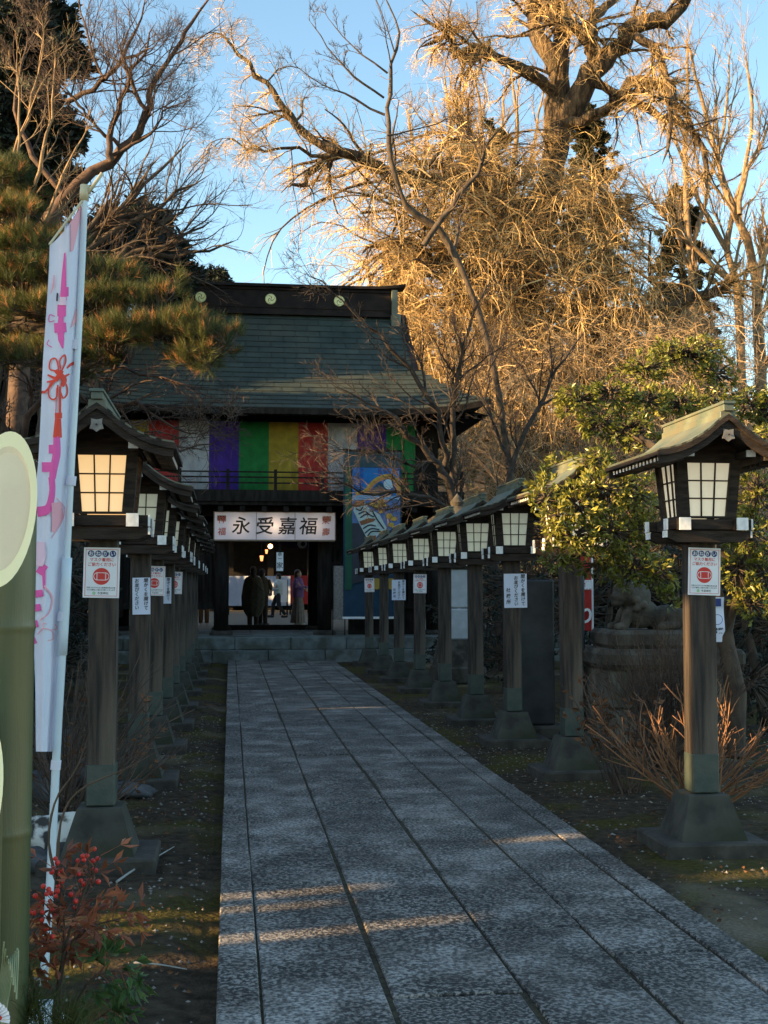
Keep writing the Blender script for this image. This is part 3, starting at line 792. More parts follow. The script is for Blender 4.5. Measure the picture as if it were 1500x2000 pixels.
# hanging paper strip, lamps in the passage, curtain with crest
c = at(546.5, 1097, 28.4)
hs = MB().box(-.078, .078, -.005, .005, -.215, .215); add_text(hs, '恭一', .095, 0, -.008, .215, 1, vertical=True, bold=.01); add_text(hs, '家', .15, 0, -.008, -.14, 1, bold=.01)
o = hs.build('hanging_strip', [M['sheet'], M['black']]); o.location = c; tag(o, 'narrow white paper strip with black characters hanging in the gate passage', 'paper sign')
MB().box(-.03, .03, .006, .05, .235, .75).build('hanging_post', M['gatewood'], o)
M['bulb'] = mat('glowing_bulb', (1, .8, .5), None, emit=(1, .55, .2), estr=3)
M['bulb2'] = mat('glowing_shade', (1, .7, .4), None, emit=(1, .36, .10), estr=.6)
for px_, py_, Yb, r_, mm, lb in ((528, 1067, 34, .065, 'bulb', 'round warm bulb, brightest and highest of the three lamps in the gate passage'), (520.5, 1077, 40, .06, 'bulb2', 'small dim warm lamp, middle of the three lamps seen through the gate'), (511, 1090, 46, .09, 'bulb2', 'small orange lamp, lowest of the three lamps seen through the gate')):
    c = at(px_, py_, Yb)
    lo_ = tag(empty('hanging_lamp', tuple(c)), lb, 'lamp', 'lamps glowing inside the gate')
    if mm == 'bulb': MB().lathe([(0, -r_)] + [(r_ * math.sin(a), -r_ * math.cos(a)) for a in np.linspace(.3, 2.9, 9)] + [(0, r_)], n=14).build('bulb', M[mm], lo_, smooth=True)
    else: MB().lathe([(0, -r_ * 1.3), (r_ * .5, -r_ * 1.2), (r_ * .8, r_), (0, r_)], n=12).build('shade', M[mm], lo_, smooth=True)
    MB().tube([(0, 0, r_), (0, 0, r_ + .8)], .008, 5).build('cord', M['black'], lo_)
M['purple'] = mat('purple_cloth', (.07, .03, .12), (.05, .02, .09), 6, .9)
pc = MB(); xsv = np.linspace(at(500, 1050, 33)[0], at(622, 1050, 33)[0], 15)
pc.grid([[(x, 33 + .03 * math.sin(x * 12), 2.95 - d * (.16 + .10 * math.cos((x - 1.9) * 2.4))) for x in xsv] for d in (0, .5, 1)])
disc(pc, at(590, 1050, 33)[0], 32.95, 2.83, .13, 1); disc(pc, at(590, 1050, 33)[0] + .02, 32.94, 2.82, .06, 0)
tag(pc.build('swag_curtain', [M['purple'], M['sheet']]), 'purple swagged curtain with a white crest at the top of the gate passage', 'curtain')

# ------------------------------------------------------------ painted hanging right of the gate
tp = tag(empty('painted_hanging', tuple(at(729, 1043, 27.75))), 'tall blue hanging painted with mountain, sun and striped animal, right of the gate', 'hanging')
k_ = 27.75 / 2400
def tq(px, py): return ((px - 729) * k_, (1043 - py) * k_)
def tqc(cx, cy): return tq(640 + cx / 5.556, 860 + cy / 5.556)
tmc = dict(navy=(.012, .045, .085), slate=(.03, .065, .085), green=(.015, .085, .05), blue=(.01, .14, .42), blue2=(.008, .09, .33), orange=(.42, .20, .07), gold=(.42, .28, .05), mount=(.02, .06, .09), sun=(.40, .58, .68), lilac=(.09, .15, .32), white=(.40, .50, .50), dgrey=(.035, .04, .055), brown=(.22, .09, .04), ink=(.02, .03, .04), pale=(.22, .34, .50))
tk = list(tmc); tmm = [mat('hanging_' + k, v, tuple(c * .8 for c in v), 5, .9) for k, v in tmc.items()]
T = MB()
x0, z1 = tq(670, 880); x1, z0 = tq(785, 1205)
T.grid([[(x, .01 * math.sin(x * 9), z) for x in np.linspace(x0, x1, 9)] for z in np.linspace(z0, z1, 5)], tk.index('navy'))
def tpoly(name, pts, lay): flat_poly(T, [tqc(*p) for p in pts], -.012 - .003 * lay, tk.index(name))
tpoly('slate', [(165, 105), (795, 105), (795, 285), (165, 285)], 0)
tpoly('green', [(185, 285), (262, 285), (262, 1625), (185, 1625)], 1)
tpoly('blue', [(250, 290), (785, 290), (785, 620), (250, 620)], 1)
for a in (345, 545, 610): tpoly('blue2', [(a, 292), (a + 38, 292), (a + 38, 600), (a, 600)], 2)
tpoly('lilac', [(262, 590), (790, 590), (790, 940), (700, 960), (560, 1080), (262, 900)], 2)
pts = [tqc(*p) for p in spline([(300, 590), (400, 560), (500, 450), (590, 400), (680, 390), (760, 450), (775, 590)], 6)]
stroke(T, pts, .115, -.022, tk.index('orange')); stroke(T, [(p[0], p[1] + .04) for p in pts], .05, -.0235, tk.index('gold'))
tpoly('mount', [(410, 585), (480, 530), (545, 460), (585, 458), (640, 520), (720, 590)], 5)
cx_, cz_ = tqc(662, 470); disc(T, cx_, -.030, cz_, .115, tk.index('sun'), 24)
tpoly('pale', [(262, 600), (450, 585), (600, 605), (790, 600), (790, 640), (520, 640), (262, 650)], 6)
tpoly('dgrey', [(262, 900), (330, 900), (470, 1120), (600, 1090), (700, 1020), (780, 960), (780, 1180), (560, 1500), (262, 1560)], 4)
# striped animal body, generic
tpoly('white', [(272, 760), (300, 690), (400, 660), (450, 740), (560, 800), (660, 985), (560, 1010), (480, 1115), (420, 1060), (340, 900)], 6)
tpoly('brown', [(262, 700), (310, 655), (400, 650), (390, 700), (300, 730)], 7)
tpoly('brown', [(340, 880), (440, 845), (520, 850), (500, 880), (360, 925)], 7)
tpoly('brown', [(415, 1060), (520, 1030), (530, 1080), (440, 1100)], 7)
for s_ in ([(300, 740), (350, 760), (380, 720)], [(330, 800), (400, 770), (440, 800)], [(350, 840), (420, 800), (500, 830)], [(380, 960), (450, 920), (520, 930)], [(400, 1010), (470, 960), (560, 970)], [(430, 1040), (480, 990), (600, 990)], [(480, 760), (530, 850), (610, 960)]):
    stroke(T, [tqc(*p) for p in spline(s_, 5)], .03, -.0385, tk.index('ink'))
for gx, gy, gr in ((485, 690, 30), (580, 670, 35), (540, 720, 28), (610, 700, 22), (580, 770, 20), (670, 820, 30), (720, 850, 26), (690, 915, 26)):
    q = tqc(gx, gy); disc(T, q[0], -.036, q[1], gr / 5.556 * k_, tk.index('gold'), 10, sx=1.3)
for gx in (530, 690):
    q = tqc(gx, 1560); disc(T, q[0], -.036, q[1], .13, tk.index('gold'), 12)
T.build('painted_cloth', tmm, tp)
MB().box(x0 - .02, x1 + .02, -.02, .02, z0 - .05, z0 + .0).build('bottom_rod', M['white'], tp)
MB().box(x0 - .02, x1 + .02, -.02, .02, z1, z1 + .04).build('top_rod', M['gatewood'], tp)

# ------------------------------------------------------------ people
SKIN = mat('skin', (.50, .30, .21), (.44, .26, .18), 10, .6); HAIR = mat('dark_hair', (.012, .009, .008), (.03, .02, .015), 60, .8, stretch=(4, 4, .5)); HAIRB = mat('brown_hair', (.05, .025, .015), (.09, .045, .025), 60, .5, stretch=(4, 4, .5))
def remeshed(name, parts, voxel, m, parent, smooth_it=3):
    """one continuous skin over tapered capsules / ellipsoids; parts: ('c', p0, p1, r0, r1) or ('e', centre, (rx,ry,rz))"""
    b = MB()
    for p in parts:
        if p[0] == 'c':
            p0, p1, r0, r1 = np.array(p[1], float), np.array(p[2], float), p[3], p[4]
            d = p1 - p0; L = np.linalg.norm(d); d = d / max(L, 1e-6)
            ph = np.linspace(-math.pi / 2, 0, 5); ph2 = np.linspace(0, math.pi / 2, 5)
            P = [p0 + d * r0 * math.sin(a) for a in ph] + [p1 + d * r1 * math.sin(a) for a in ph2]
            rr = [max(r0 * math.cos(a), 1e-4) for a in ph] + [max(r1 * math.cos(a), 1e-4) for a in ph2]
            V, F = tubes(np.array(P)[None], np.array(rr)[None], 14); b.add(V, F)
            n0 = b.n - 14 * 10
            b.ngon = getattr(b, 'ngon', []); b.ngon.append((list(range(n0, n0 + 14)), 0)); b.ngon.append((list(range(b.n - 1, b.n - 15, -1)), 0))
        else:
            c, r = p[1], p[2]; b.lathe([(math.cos(a), math.sin(a)) for a in np.linspace(-1.5705, 1.5705, 13)], n=18)
            V = b.V[-1]; b.V[-1] = V * np.array(r) + np.array(c)
            n0 = b.n - 13 * 18
            b.ngon = getattr(b, 'ngon', []); b.ngon.append((list(range(n0, n0 + 18)), 0)); b.ngon.append((list(range(b.n - 1, b.n - 19, -1)), 0))
    o = bpy.data.objects.new('tmp', b.mesh('tmp', m)); COL.objects.link(o)
    md = o.modifiers.new('r', 'REMESH'); md.mode = 'VOXEL'; md.voxel_size = voxel; md.use_smooth_shade = True
    if smooth_it:
        s2 = o.modifiers.new('s', 'SMOOTH'); s2.iterations = smooth_it; s2.factor = .5
    me = bpy.data.meshes.new_from_object(o.evaluated_get(bpy.context.evaluated_depsgraph_get()))
    bpy.data.objects.remove(o); me.name = name
    me.materials.clear(); me.materials.append(m)
    q = bpy.data.objects.new(name, me); COL.objects.link(q)
    if parent is not None: q.parent = parent
    return q
def body_parts(h=1.65, hands=((-.25, -.05, .82), (.25, -.05, .82)), feet=((-.09, 0, 0), (.09, 0, 0)), elbows=None, knees=None, lean=0.0, facing_head=0.0):
    s = h / 1.7; P = []
    hip = .90 * s; sh = 1.38 * s; ly = lean
    P += [('e', (0, 0, hip + .02), (.155 * s, .10 * s, .13 * s)), ('e', (0, ly * .5, 1.14 * s), (.135 * s, .09 * s, .17 * s)), ('e', (0, ly, 1.30 * s), (.17 * s, .10 * s, .15 * s)),
          ('c', (0, ly, 1.40 * s), (0, ly - .01, 1.50 * s), .055 * s, .052 * s), ('e', (0, ly - .005, 1.60 * s), (.075 * s, .092 * s, .115 * s)), ('e', (0, ly - .095 * s, 1.585 * s), (.014, .018, .022)),
          ('e', (.078 * s, ly, 1.595 * s), (.012, .02, .03)), ('e', (-.078 * s, ly, 1.595 * s), (.012, .02, .03)), ('e', (0, ly - .07, 1.535 * s), (.035, .03, .03))]
    for i, sg in enumerate((-1, 1)):
        S = np.array((sg * .175 * s, ly, sh)); W = np.array(hands[i], float) * s
        E = np.array(elbows[i], float) * s if elbows else (S + W) / 2 + np.array((sg * .04, .05, 0))
        P += [('c', S, E, .052 * s, .042 * s), ('c', E, W, .042 * s, .027 * s)]
        d = (W - E) / np.linalg.norm(W - E); pc_ = W + d * .05
        side = np.cross(d, (0, 1, .2)); side /= np.linalg.norm(side)
        P.append(('c', W, pc_, .027, .032))
        for f in range(4):
            r0 = pc_ + side * (f - 1.5) * .017 + d * .02; L = (.055, .066, .062, .048)[f]
            mid = r0 + d * L * .6 + np.array((0, -.012, 0)); P += [('c', r0, mid, .009, .0085), ('c', mid, mid + d * L * .4 + np.array((0, -.018, 0)), .0085, .0075)]
        P.append(('c', W + d * .02 + side * sg * .02, W + d * .06 + side * sg * .05 + np.array((0, -.015, 0)), .011, .009))
        Hh = np.array((sg * .09 * s, 0, hip)); Ft = np.array(feet[i], float); K = np.array(knees[i], float) * s if knees else (Hh + Ft) / 2 + np.array((0, -.02, 0))
        A = Ft + np.array((0, .02, .08 * s))
        P += [('c', Hh, K, .085 * s, .055 * s), ('c', K, A, .055 * s, .036 * s), ('c', Ft + np.array((0, .03, .035)), Ft + np.array((0, -.15, .03)), .035, .030)]
    return P
def loft(mb, rings, n=28, pleat=0.0, np_=14, ph=0.0, mi=0):
    """rings: (cx, cy, z, rx, ry) elliptical cloth; pleat amount grows per ring index"""
    G = []
    for k, (cx, cy_, z, rx, ry) in enumerate(rings):
        g = []
        for i in range(n + 1):
            a = 2 * math.pi * i / n; f = 1 + pleat * k / len(rings) * math.sin(a * np_ + ph)
            g.append((cx + rx * f * math.cos(a), cy_ + ry * f * math.sin(a), z))
        G.append(g)
    mb.grid(G, mi)
def person(name_loc, rot, label, **kw):
    r = tag(empty('person', name_loc, rot), label, 'person', 'visitors beyond the gate passage'); return r
def face(root, h, ly=0):
    s = h / 1.7; f = MB()
    for sg in (-1, 1): f.add([(sg * .028 * s + a, ly - .090 * s, 1.605 * s + b) for a, b in ((-.012, 0), (0, -.006), (.012, 0), (0, .006))], [(0, 1, 2, 3)])
    f.add([(a, ly - .100 * s, 1.548 * s + b) for a, b in ((-.018, 0), (0, -.006), (.018, 0), (0, .005))], [(0, 1, 2, 3)])
    f.build('facial_features', HAIR, root)
def hair(root, h, m, long=.0, ly=0):
    s = h / 1.7
    parts = [('e', (0, ly + .018, 1.640 * s), (.094 * s, .104 * s, .098 * s)), ('e', (0, ly + .052, 1.58 * s), (.088 * s, .070 * s, .11 * s))]
    if long: parts += [('c', (0, ly + .05, 1.55 * s), (0, ly + .07, (1.55 - long) * s), .075, .06)]
    remeshed('hair', parts, .014, m, root, 2)
GC = .552
# 1: long dark olive cloak, seen from behind
COAT = mat('olive_brown_cloak', (.035, .032, .020), (.06, .055, .036), 14, .95, .3, 60); TROU = mat('dark_brown_trousers', (.03, .02, .014), None, rough=.9)
c = at(494, 1222, 34.5)
p1_ = person((c[0], 34.5, GC), math.pi + .15, 'person in a long dark olive cloak with slung bag, seen from behind')
remeshed('body', body_parts(1.66, hands=((-.22, -.12, .95), (.22, -.12, .95))), .011, SKIN, p1_)
face(p1_, 1.66); hair(p1_, 1.66, HAIR, .12)
ck = MB(); loft(ck, [(0, .0, 1.47, .06, .065), (0, 0, 1.42, .13, .10), (0, 0, 1.34, .24, .15), (0, 0, 1.15, .29, .20), (0, 0, .85, .33, .23), (0, 0, .60, .32, .23), (0, 0, .42, .25, .19), (0, 0, .30, .17, .14)], 40, .05, 11)
ck.build('cloak', COAT, p1_, smooth=True)
tr_ = MB()
for sg in (-1, 1): tr_.tube([(sg * .09, 0, .62), (sg * .09, 0, .30), (sg * .09, .01, .07)], [.09, .075, .065], 12)
tr_.build('trousers', TROU, p1_, smooth=True)
sh_ = MB()
for sg in (-1, 1): sh_.box(sg * .09 - .045, sg * .09 + .045, -.19, .08, 0, .085, bev=.03)
sh_.build('shoes', M['black'], p1_)
bg_ = MB().box(-.30, -.16, -.08, .10, .86, 1.06, bev=.03); bg_.tube([(.13, .12, 1.40), (-.05, .23, 1.2), (-.24, .21, 1.0)], .014, 6)
bg_.build('shoulder_bag', mat('dark_tan_bag', (.045, .035, .02), None, rough=.7), p1_)
# 2: second person just beyond in brown jacket carrying pale child's sleeve
JK = mat('brown_jacket', (.07, .05, .03), (.10, .075, .045), 14, .95, .3, 50)
c = at(512, 1215, 36)
p2_ = person((c[0], 36, GC), math.pi - .5, 'person in a brown jacket standing behind the one in the dark cloak')
remeshed('body', body_parts(1.62, hands=((-.15, -.25, 1.1), (.15, -.25, 1.1)), feet=((-.10, .02, 0), (.12, -.1, 0))), .011, SKIN, p2_); face(p2_, 1.62); hair(p2_, 1.62, HAIR)
jk = MB(); loft(jk, [(0, 0, 1.44, .06, .06), (0, 0, 1.38, .14, .11), (0, 0, 1.28, .23, .16), (0, 0, 1.05, .22, .16), (0, 0, .86, .20, .15)], 30, .03, 7); jk.tube([(.18, 0, 1.32), (.26, -.02, 1.12), (.18, -.2, 1.07)], [.07, .065, .05], 10); jk.tube([(-.18, 0, 1.32), (-.26, -.02, 1.12), (-.18, -.2, 1.07)], [.07, .065, .05], 10)
jk.build('jacket', JK, p2_, smooth=True)
t_ = MB()
for sg, fy in ((-1, .02), (1, -.1)): t_.tube([(sg * .09, 0, .9), (sg * .10, fy * .5, .48), (sg * .11, fy, .07)], [.095, .08, .06], 12)
t_.build('trousers', TROU, p2_, smooth=True)
s_ = MB()
for sg, fy in ((-1, .02), (1, -.1)): s_.box(sg * .11 - .045, sg * .11 + .045, fy - .18, fy + .08, 0, .08, bev=.03)
s_.build('shoes', M['black'], p2_)
# 3: white jacket, walking left
c = at(543, 1203, 46)
p3_ = person((c[0], 46, GC), -math.pi / 2, 'person in a white jacket and dark trousers walking left across the courtyard')
remeshed('body', body_parts(1.62, hands=((-.12, -.32, 1.02), (.12, -.30, 1.0)), feet=((-.08, -.22, .02), (.08, .26, .03)), knees=((-.09, -.18, .48), (.09, .02, .46))), .012, SKIN, p3_); face(p3_, 1.62); hair(p3_, 1.62, HAIR)
WJ = mat('white_jacket', (.42, .50, .50), (.50, .56, .56), 8, .8, .2, 30)
jk = MB(); loft(jk, [(0, 0, 1.43, .06, .07), (0, 0, 1.37, .13, .11), (0, 0, 1.27, .20, .16), (0, 0, 1.05, .18, .17), (0, 0, .84, .17, .17)], 30, .03, 7)
for sg in (-1, 1): jk.tube([(sg * .17, 0, 1.32), (sg * .22, .03, 1.08), (sg * .13, -.26, 1.02)], [.07, .06, .045], 10)
jk.build('jacket', WJ, p3_, smooth=True)
DT = mat('dark_trousers', (.012, .013, .016), None, rough=.9)
t_ = MB(); t_.tube([(-.09, 0, .9), (-.09, -.18, .47), (-.08, -.2, .09)], [.10, .075, .055], 12); t_.tube([(.09, 0, .9), (.09, .02, .45), (.08, .27, .11)], [.10, .075, .055], 12); t_.build('trousers', DT, p3_, smooth=True)
s_ = MB().box(-.125, -.035, -.40, -.14, .0, .09, bev=.03).box(.035, .125, .10, .36, .0, .09, bev=.03); s_.build('shoes', M['black'], p3_)
MB().box(-.20, -.05, -.42, -.22, .80, 1.0, bev=.04).build('handbag', mat('grey_bag', (.09, .08, .09), None), p3_)
# 4: purple jacket, long skirt
c = at(582, 1219, 36)
p4_ = person((c[0], 36, GC), 1.2, 'person in a purple jacket and long grey beige skirt standing right in the passage')
remeshed('body', body_parts(1.60, hands=((-.14, -.27, 1.12), (.14, -.27, 1.1))), .011, SKIN, p4_); face(p4_, 1.60); hair(p4_, 1.60, HAIRB, .16)
jk = MB(); loft(jk, [(0, 0, 1.42, .06, .06), (0, 0, 1.36, .14, .11), (0, 0, 1.26, .22, .15), (0, 0, 1.05, .22, .16), (0, 0, .82, .21, .16)], 30, .04, 8)
for sg in (-1, 1): jk.tube([(sg * .18, 0, 1.31), (sg * .25, .0, 1.10), (sg * .15, -.22, 1.11)], [.07, .07, .05], 10)
jk.build('jacket', mat('purple_jacket', (.13, .065, .17), (.19, .10, .23), 14, .95, .3, 50), p4_, smooth=True)
sk = MB(); loft(sk, [(0, 0, .88, .15, .12), (0, 0, .6, .20, .16), (0, 0, .3, .235, .19), (0, 0, .08, .25, .21)], 56, .09, 14); sk.build('skirt', mat('grey_beige_skirt', (.12, .10, .085), (.17, .145, .12), 12, .9), p4_, smooth=True)
s_ = MB()
for sg in (-1, 1): s_.box(sg * .09 - .045, sg * .09 + .045, -.18, .08, 0, .085, bev=.03)
s_.build('shoes', mat('pale_shoes', (.4, .35, .33), None), p4_)
# 5: person behind the left pillar (legs and back visible), 6: stall keeper in white on the right
c = at(398, 1210, 37)
p5_ = person((c[0], 37, GC), math.pi, 'person in dark coat and brown trousers half hidden left of the passage')
remeshed('body', body_parts(1.65), .012, SKIN, p5_); face(p5_, 1.65); hair(p5_, 1.65, HAIR)
jk = MB(); loft(jk, [(0, 0, 1.44, .06, .06), (0, 0, 1.36, .16, .12), (0, 0, 1.2, .24, .16), (0, 0, .75, .22, .16)], 30, .03, 7)
for sg in (-1, 1): jk.tube([(sg * .18, 0, 1.33), (sg * .24, .03, 1.1), (sg * .25, -.03, .86)], [.07, .06, .05], 10)
jk.build('coat', DT, p5_, smooth=True)
t_ = MB()
for sg in (-1, 1): t_.tube([(sg * .09, 0, .85), (sg * .09, 0, .4), (sg * .09, 0, .06)], [.095, .075, .06], 12)
t_.build('trousers', mat('rust_trousers', (.12, .06, .03), None), p5_, smooth=True)
c = at(852, 1185, 30.5)
p6_ = tag(empty('person', (c[0], 30.5, GC), .2), 'person in a white top behind the striped stall right of the gate', 'person')
remeshed('body', body_parts(1.72, hands=((-.15, -.25, 1.05), (.15, -.25, 1.05))), .012, SKIN, p6_); face(p6_, 1.72); hair(p6_, 1.72, HAIR)
jk = MB(); loft(jk, [(0, 0, 1.46, .06, .06), (0, 0, 1.40, .15, .11), (0, 0, 1.28, .24, .16), (0, 0, 1.0, .22, .16), (0, 0, .85, .20, .16)], 30, .03, 7)
for sg in (-1, 1): jk.tube([(sg * .18, 0, 1.35), (sg * .27, .02, 1.12), (sg * .17, -.2, 1.05)], [.08, .08, .07], 10)
jk.build('white_robe', M['sheet'], p6_, smooth=True)
t_ = MB(); loft(t_, [(0, 0, .9, .2, .16), (0, 0, .05, .26, .2)], 40, .06, 10); t_.build('red_skirt', mat('red_cloth', (.45, .03, .025), (.38, .025, .02), 8, .9), p6_)
M['redc'] = bpy.data.materials['red_cloth']

# ------------------------------------------------------------ courtyard fittings
def clothfence(name, pxa, pxb, pt, pb, Y, m, label, cat, legs=True):
    a, b_ = at(pxa, pt, Y), at(pxb, pb, Y); r = tag(empty(name, ((a[0] + b_[0]) / 2, Y, .534)), label, cat)
    hw = (b_[0] - a[0]) / 2; xs_ = np.linspace(-hw, hw, 50)
    q = MB(); q.grid([[(x, .02 * math.sin(x * 7) + .012 * math.sin(x * 17), z - .534) for x in xs_] for z in np.linspace(b_[2], a[2], 5)]); q.build('cloth', m, r, smooth=True)
    l_ = MB()
    for x in np.linspace(-hw, hw, max(2, int(hw * 2))): l_.box(x - .03, x + .03, .05, .11, 0, a[2] - .534)
    l_.box(-hw, hw, .05, .10, a[2] - .60, a[2] - .55).build('frame', M['gatewood'], r); return r
M['cloth_w'] = mat('white_cloth', (.52, .56, .66), (.46, .50, .60), 3, .9)
clothfence('draped_counter', 447, 567, 1125, 1183, 52, M['cloth_w'], 'long white draped counter across the courtyard behind the visitors', 'counter')
clothfence('red_stall', 553, 602, 1124, 1180, 54, M['redc'], 'red draped stall behind the person in purple', 'stall')
clothfence('small_banner', 548, 561, 1132, 1176, 51, M['sheet'], 'small white banner with a red mark in front of the red stall', 'banner')
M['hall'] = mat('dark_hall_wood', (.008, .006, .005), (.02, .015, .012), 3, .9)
hall = tag(empty('worship_hall', (2, 62, .534)), 'dark timber worship hall behind the courtyard, seen through the gate', 'building')
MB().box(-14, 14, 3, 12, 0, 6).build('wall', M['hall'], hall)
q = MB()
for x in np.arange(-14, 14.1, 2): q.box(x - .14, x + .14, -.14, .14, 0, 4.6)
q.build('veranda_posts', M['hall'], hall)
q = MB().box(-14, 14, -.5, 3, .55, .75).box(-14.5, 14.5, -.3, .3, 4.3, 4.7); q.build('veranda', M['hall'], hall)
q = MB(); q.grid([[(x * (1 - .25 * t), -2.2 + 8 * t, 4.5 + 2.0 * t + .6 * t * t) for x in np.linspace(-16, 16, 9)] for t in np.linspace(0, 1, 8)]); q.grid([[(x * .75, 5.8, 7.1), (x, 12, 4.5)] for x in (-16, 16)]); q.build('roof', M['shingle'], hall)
# red and white stall on the right
stl = tag(empty('goods_stall', (at(872, 1170, 29.6)[0], 29.6, .534)), 'stall with red and white striped cloth and small goods right of the gate', 'stall')
q = MB()
for k in range(8): q.box(-.8 + k * .2, -.6 + k * .2, -.02, .02, .05, .82, k % 2)
q.build('striped_cloth', [M['redc'], M['sheet']], stl); MB().box(-.85, .85, 0, .7, .82, .87).build('table_top', M['palewood'], stl)
q = MB()
for k in range(34): x, y, z = random.uniform(-.75, .7), random.uniform(.0, .5), random.choice((.87, .87, 1.0, 1.12)); s_ = random.uniform(.05, .1); q.box(x, x + s_, y, y + .05, z, z + s_, random.randint(0, 1))
q.build('small_goods', [M['sheet'], M['redc']], stl)
# notice board between pillar and hanging
nb = tag(empty('notice_board', (at(662, 1145, 28.4)[0], 28.4, .55)), 'narrow standing board with pale papers between the gate pillar and the painted hanging', 'board')
MB().box(-.13, .13, 0, .03, .35, 1.6).build('board', mat('beige_papers', (.22, .20, .18), (.35, .32, .28), 20, .8), nb)
q = MB().box(-.15, -.13, -.02, .05, 0, 1.65).box(.13, .15, -.02, .05, 0, 1.65).box(-.15, .15, -.02, .05, 1.65, 1.7); q.build('frame', M['gatewood'], nb)
# ------------------------------------------------------------ growing things
def rand_unit(n): return nrm(rng.standard_normal((n, 3)))
def grow(S, D, L, R0, k=5, wig=.18, trop=(0, 0, 0), taper=.35):
    """a batch of branches: start, direction, length, radius -> points [N,k,3], radii [N,k]"""
    S = np.asarray(S, float); N = len(S); d = nrm(np.asarray(D, float)); L = np.ones(N) * L; R0 = np.ones(N) * R0
    P = [S]; T = np.asarray(trop, float)
    for i in range(k - 1):
        d = nrm(d + wig * rng.standard_normal((N, 3)) + T * (i + 1) / k)
        P.append(P[-1] + d * (L / (k - 1))[:, None])
    t = np.linspace(0, 1, k)
    return np.stack(P, 1), R0[:, None] * (1 - (1 - taper) * t[None])
def sprout(P, R, n, tlo=.25, thi=1.0, ang=(.5, 1.0), lr=.5, rr=.5, L=None, up=None):
    """n children per branch: start points, directions, lengths, radii"""
    N, k, _ = P.shape
    t = rng.uniform(tlo, thi, (N, n)) * (k - 1); i = np.minimum(t.astype(int), k - 2); f = (t - i)[..., None]
    I = np.arange(N)[:, None]
    A, B = P[I, i], P[I, i + 1]
    S = A + (B - A) * f; T = nrm(B - A); r = R[I, i] * (1 - f[..., 0]) + R[I, i + 1] * f[..., 0]
    q = rng.standard_normal(S.shape); q = nrm(q - (q * T).sum(-1, keepdims=True) * T)
    if up is not None: q = nrm(q + np.array(up))
    a = rng.uniform(ang[0], ang[1], (N, n))[..., None]
    D = nrm(T * np.cos(a) + q * np.sin(a))
    PL = np.linalg.norm(np.diff(P, axis=1), axis=-1).sum(1)[:, None] if L is None else L
    Ln = PL * lr * rng.uniform(.55, 1.15, (N, n)) * (1.1 - .5 * t / (k - 1))
    return S.reshape(-1, 3), D.reshape(-1, 3), Ln.reshape(-1), (r * rr).reshape(-1)
def addb(mb, PR, n=4, mi=0):
    V, F = tubes(PR[0], PR[1], n); mb.add(V, F, mi); return PR
def resample(pts, rad, k):
    P = spline(pts, 6); t = np.linspace(0, len(P) - 1, k); i = np.minimum(t.astype(int), len(P) - 2); f = (t - i)[:, None]
    Q = P[i] * (1 - f) + P[i + 1] * f
    return Q[None], np.interp(np.linspace(0, 1, k), np.linspace(0, 1, len(rad)), rad)[None]
def limb(px, Y, r, k=12, wob=.0, rn=.08):
    """a limb planned over photograph pixels, each point at its own depth"""
    Ys = np.interp(np.linspace(0, 1, len(px)), np.linspace(0, 1, len(Y)), Y) if not np.isscalar(Y) else [Y] * len(px)
    P, Rr = resample([at(a, b, y) for (a, b), y in zip(px, Ys)], r, k)
    if wob: P = P + rng.standard_normal(P.shape) * wob
    Rr = Rr * (1 + rn * rng.standard_normal(Rr.shape)); Rr[:, -1] *= .15
    return P, Rr
def leafquads(C, D, size, width=.4, bend=.2, rnd=1.0):
    """C centres (base), D directions -> diamond leaves of two triangles each"""
    N = len(C); D = nrm(D); q = rand_unit(N); S = nrm(np.cross(D, q)); Nn = np.cross(S, D); s = (size * rng.uniform(.7, 1.2, N))[:, None]
    a = C; b = C + D * s * .5 + S * s * width * .5 + Nn * s * bend * .3; c = C + D * s; d = C + D * s * .5 - S * s * width * .5 + Nn * s * bend * .3
    c = c - Nn * s * bend * .3
    V = np.stack([a, b, c, d], 1).reshape(-1, 3); i = np.arange(N)[:, None] * 4
    return V, np.concatenate([i + [0, 1, 2], i + [0, 2, 3]])
def blades(C, D, L, wd):
    N = len(C); D = nrm(D); S = nrm(np.cross(D, rand_unit(N))); l = (L * rng.uniform(.75, 1.15, N))[:, None]
    V = np.stack([C - S * wd, C + S * wd, C + D * l], 1).reshape(-1, 3); i = np.arange(N)[:, None] * 3
    return V, i + [0, 1, 2]
def inball(n, c, r, shell=.0):
    u = rand_unit(n) * (rng.uniform(shell, 1, n) ** (1 / 2.2))[:, None]; return np.array(c) + u * np.array(r)
def tree_obj(name, label, cat, base, group=None):
    return tag(empty(name, tuple(base)), label, cat, group)
def local(mb, root, name, m, smooth=False, **kw):
    mb.xf(Matrix.Translation(-Vector(root.location))); return mb.build(name, m, root, smooth=smooth, **kw)
def leaf_mat(name, c1, c2, rough=.5, tr=.35, rv=.45):
    return mat(name, c1, c2, 1.5, rough, rvar=rv, transl=tr, spec=.4)
M['bark_plum'] = mat('dark_plum_bark', (.02, .014, .011), (.06, .042, .032), 9, .9, .3, 30)
M['leaf_broad'] = leaf_mat('glossy_broad_leaf', (.10, .115, .018), (.27, .25, .045), .36, .25)
M['leaf_dark'] = leaf_mat('dark_evergreen_leaf', (.010, .016, .010), (.022, .03, .018), .6, .1, .4)
M['leaf_cedar'] = leaf_mat('cedar_foliage', (.03, .035, .013), (.085, .075, .028), .8, .15, .4)
M['needle'] = leaf_mat('pine_needle', (.026, .048, .010), (.115, .115, .026), .6, .2, .4)
M['needle_br'] = leaf_mat('browning_pine_needle', (.34, .14, .045), (.48, .23, .08), .7, .2, .35)

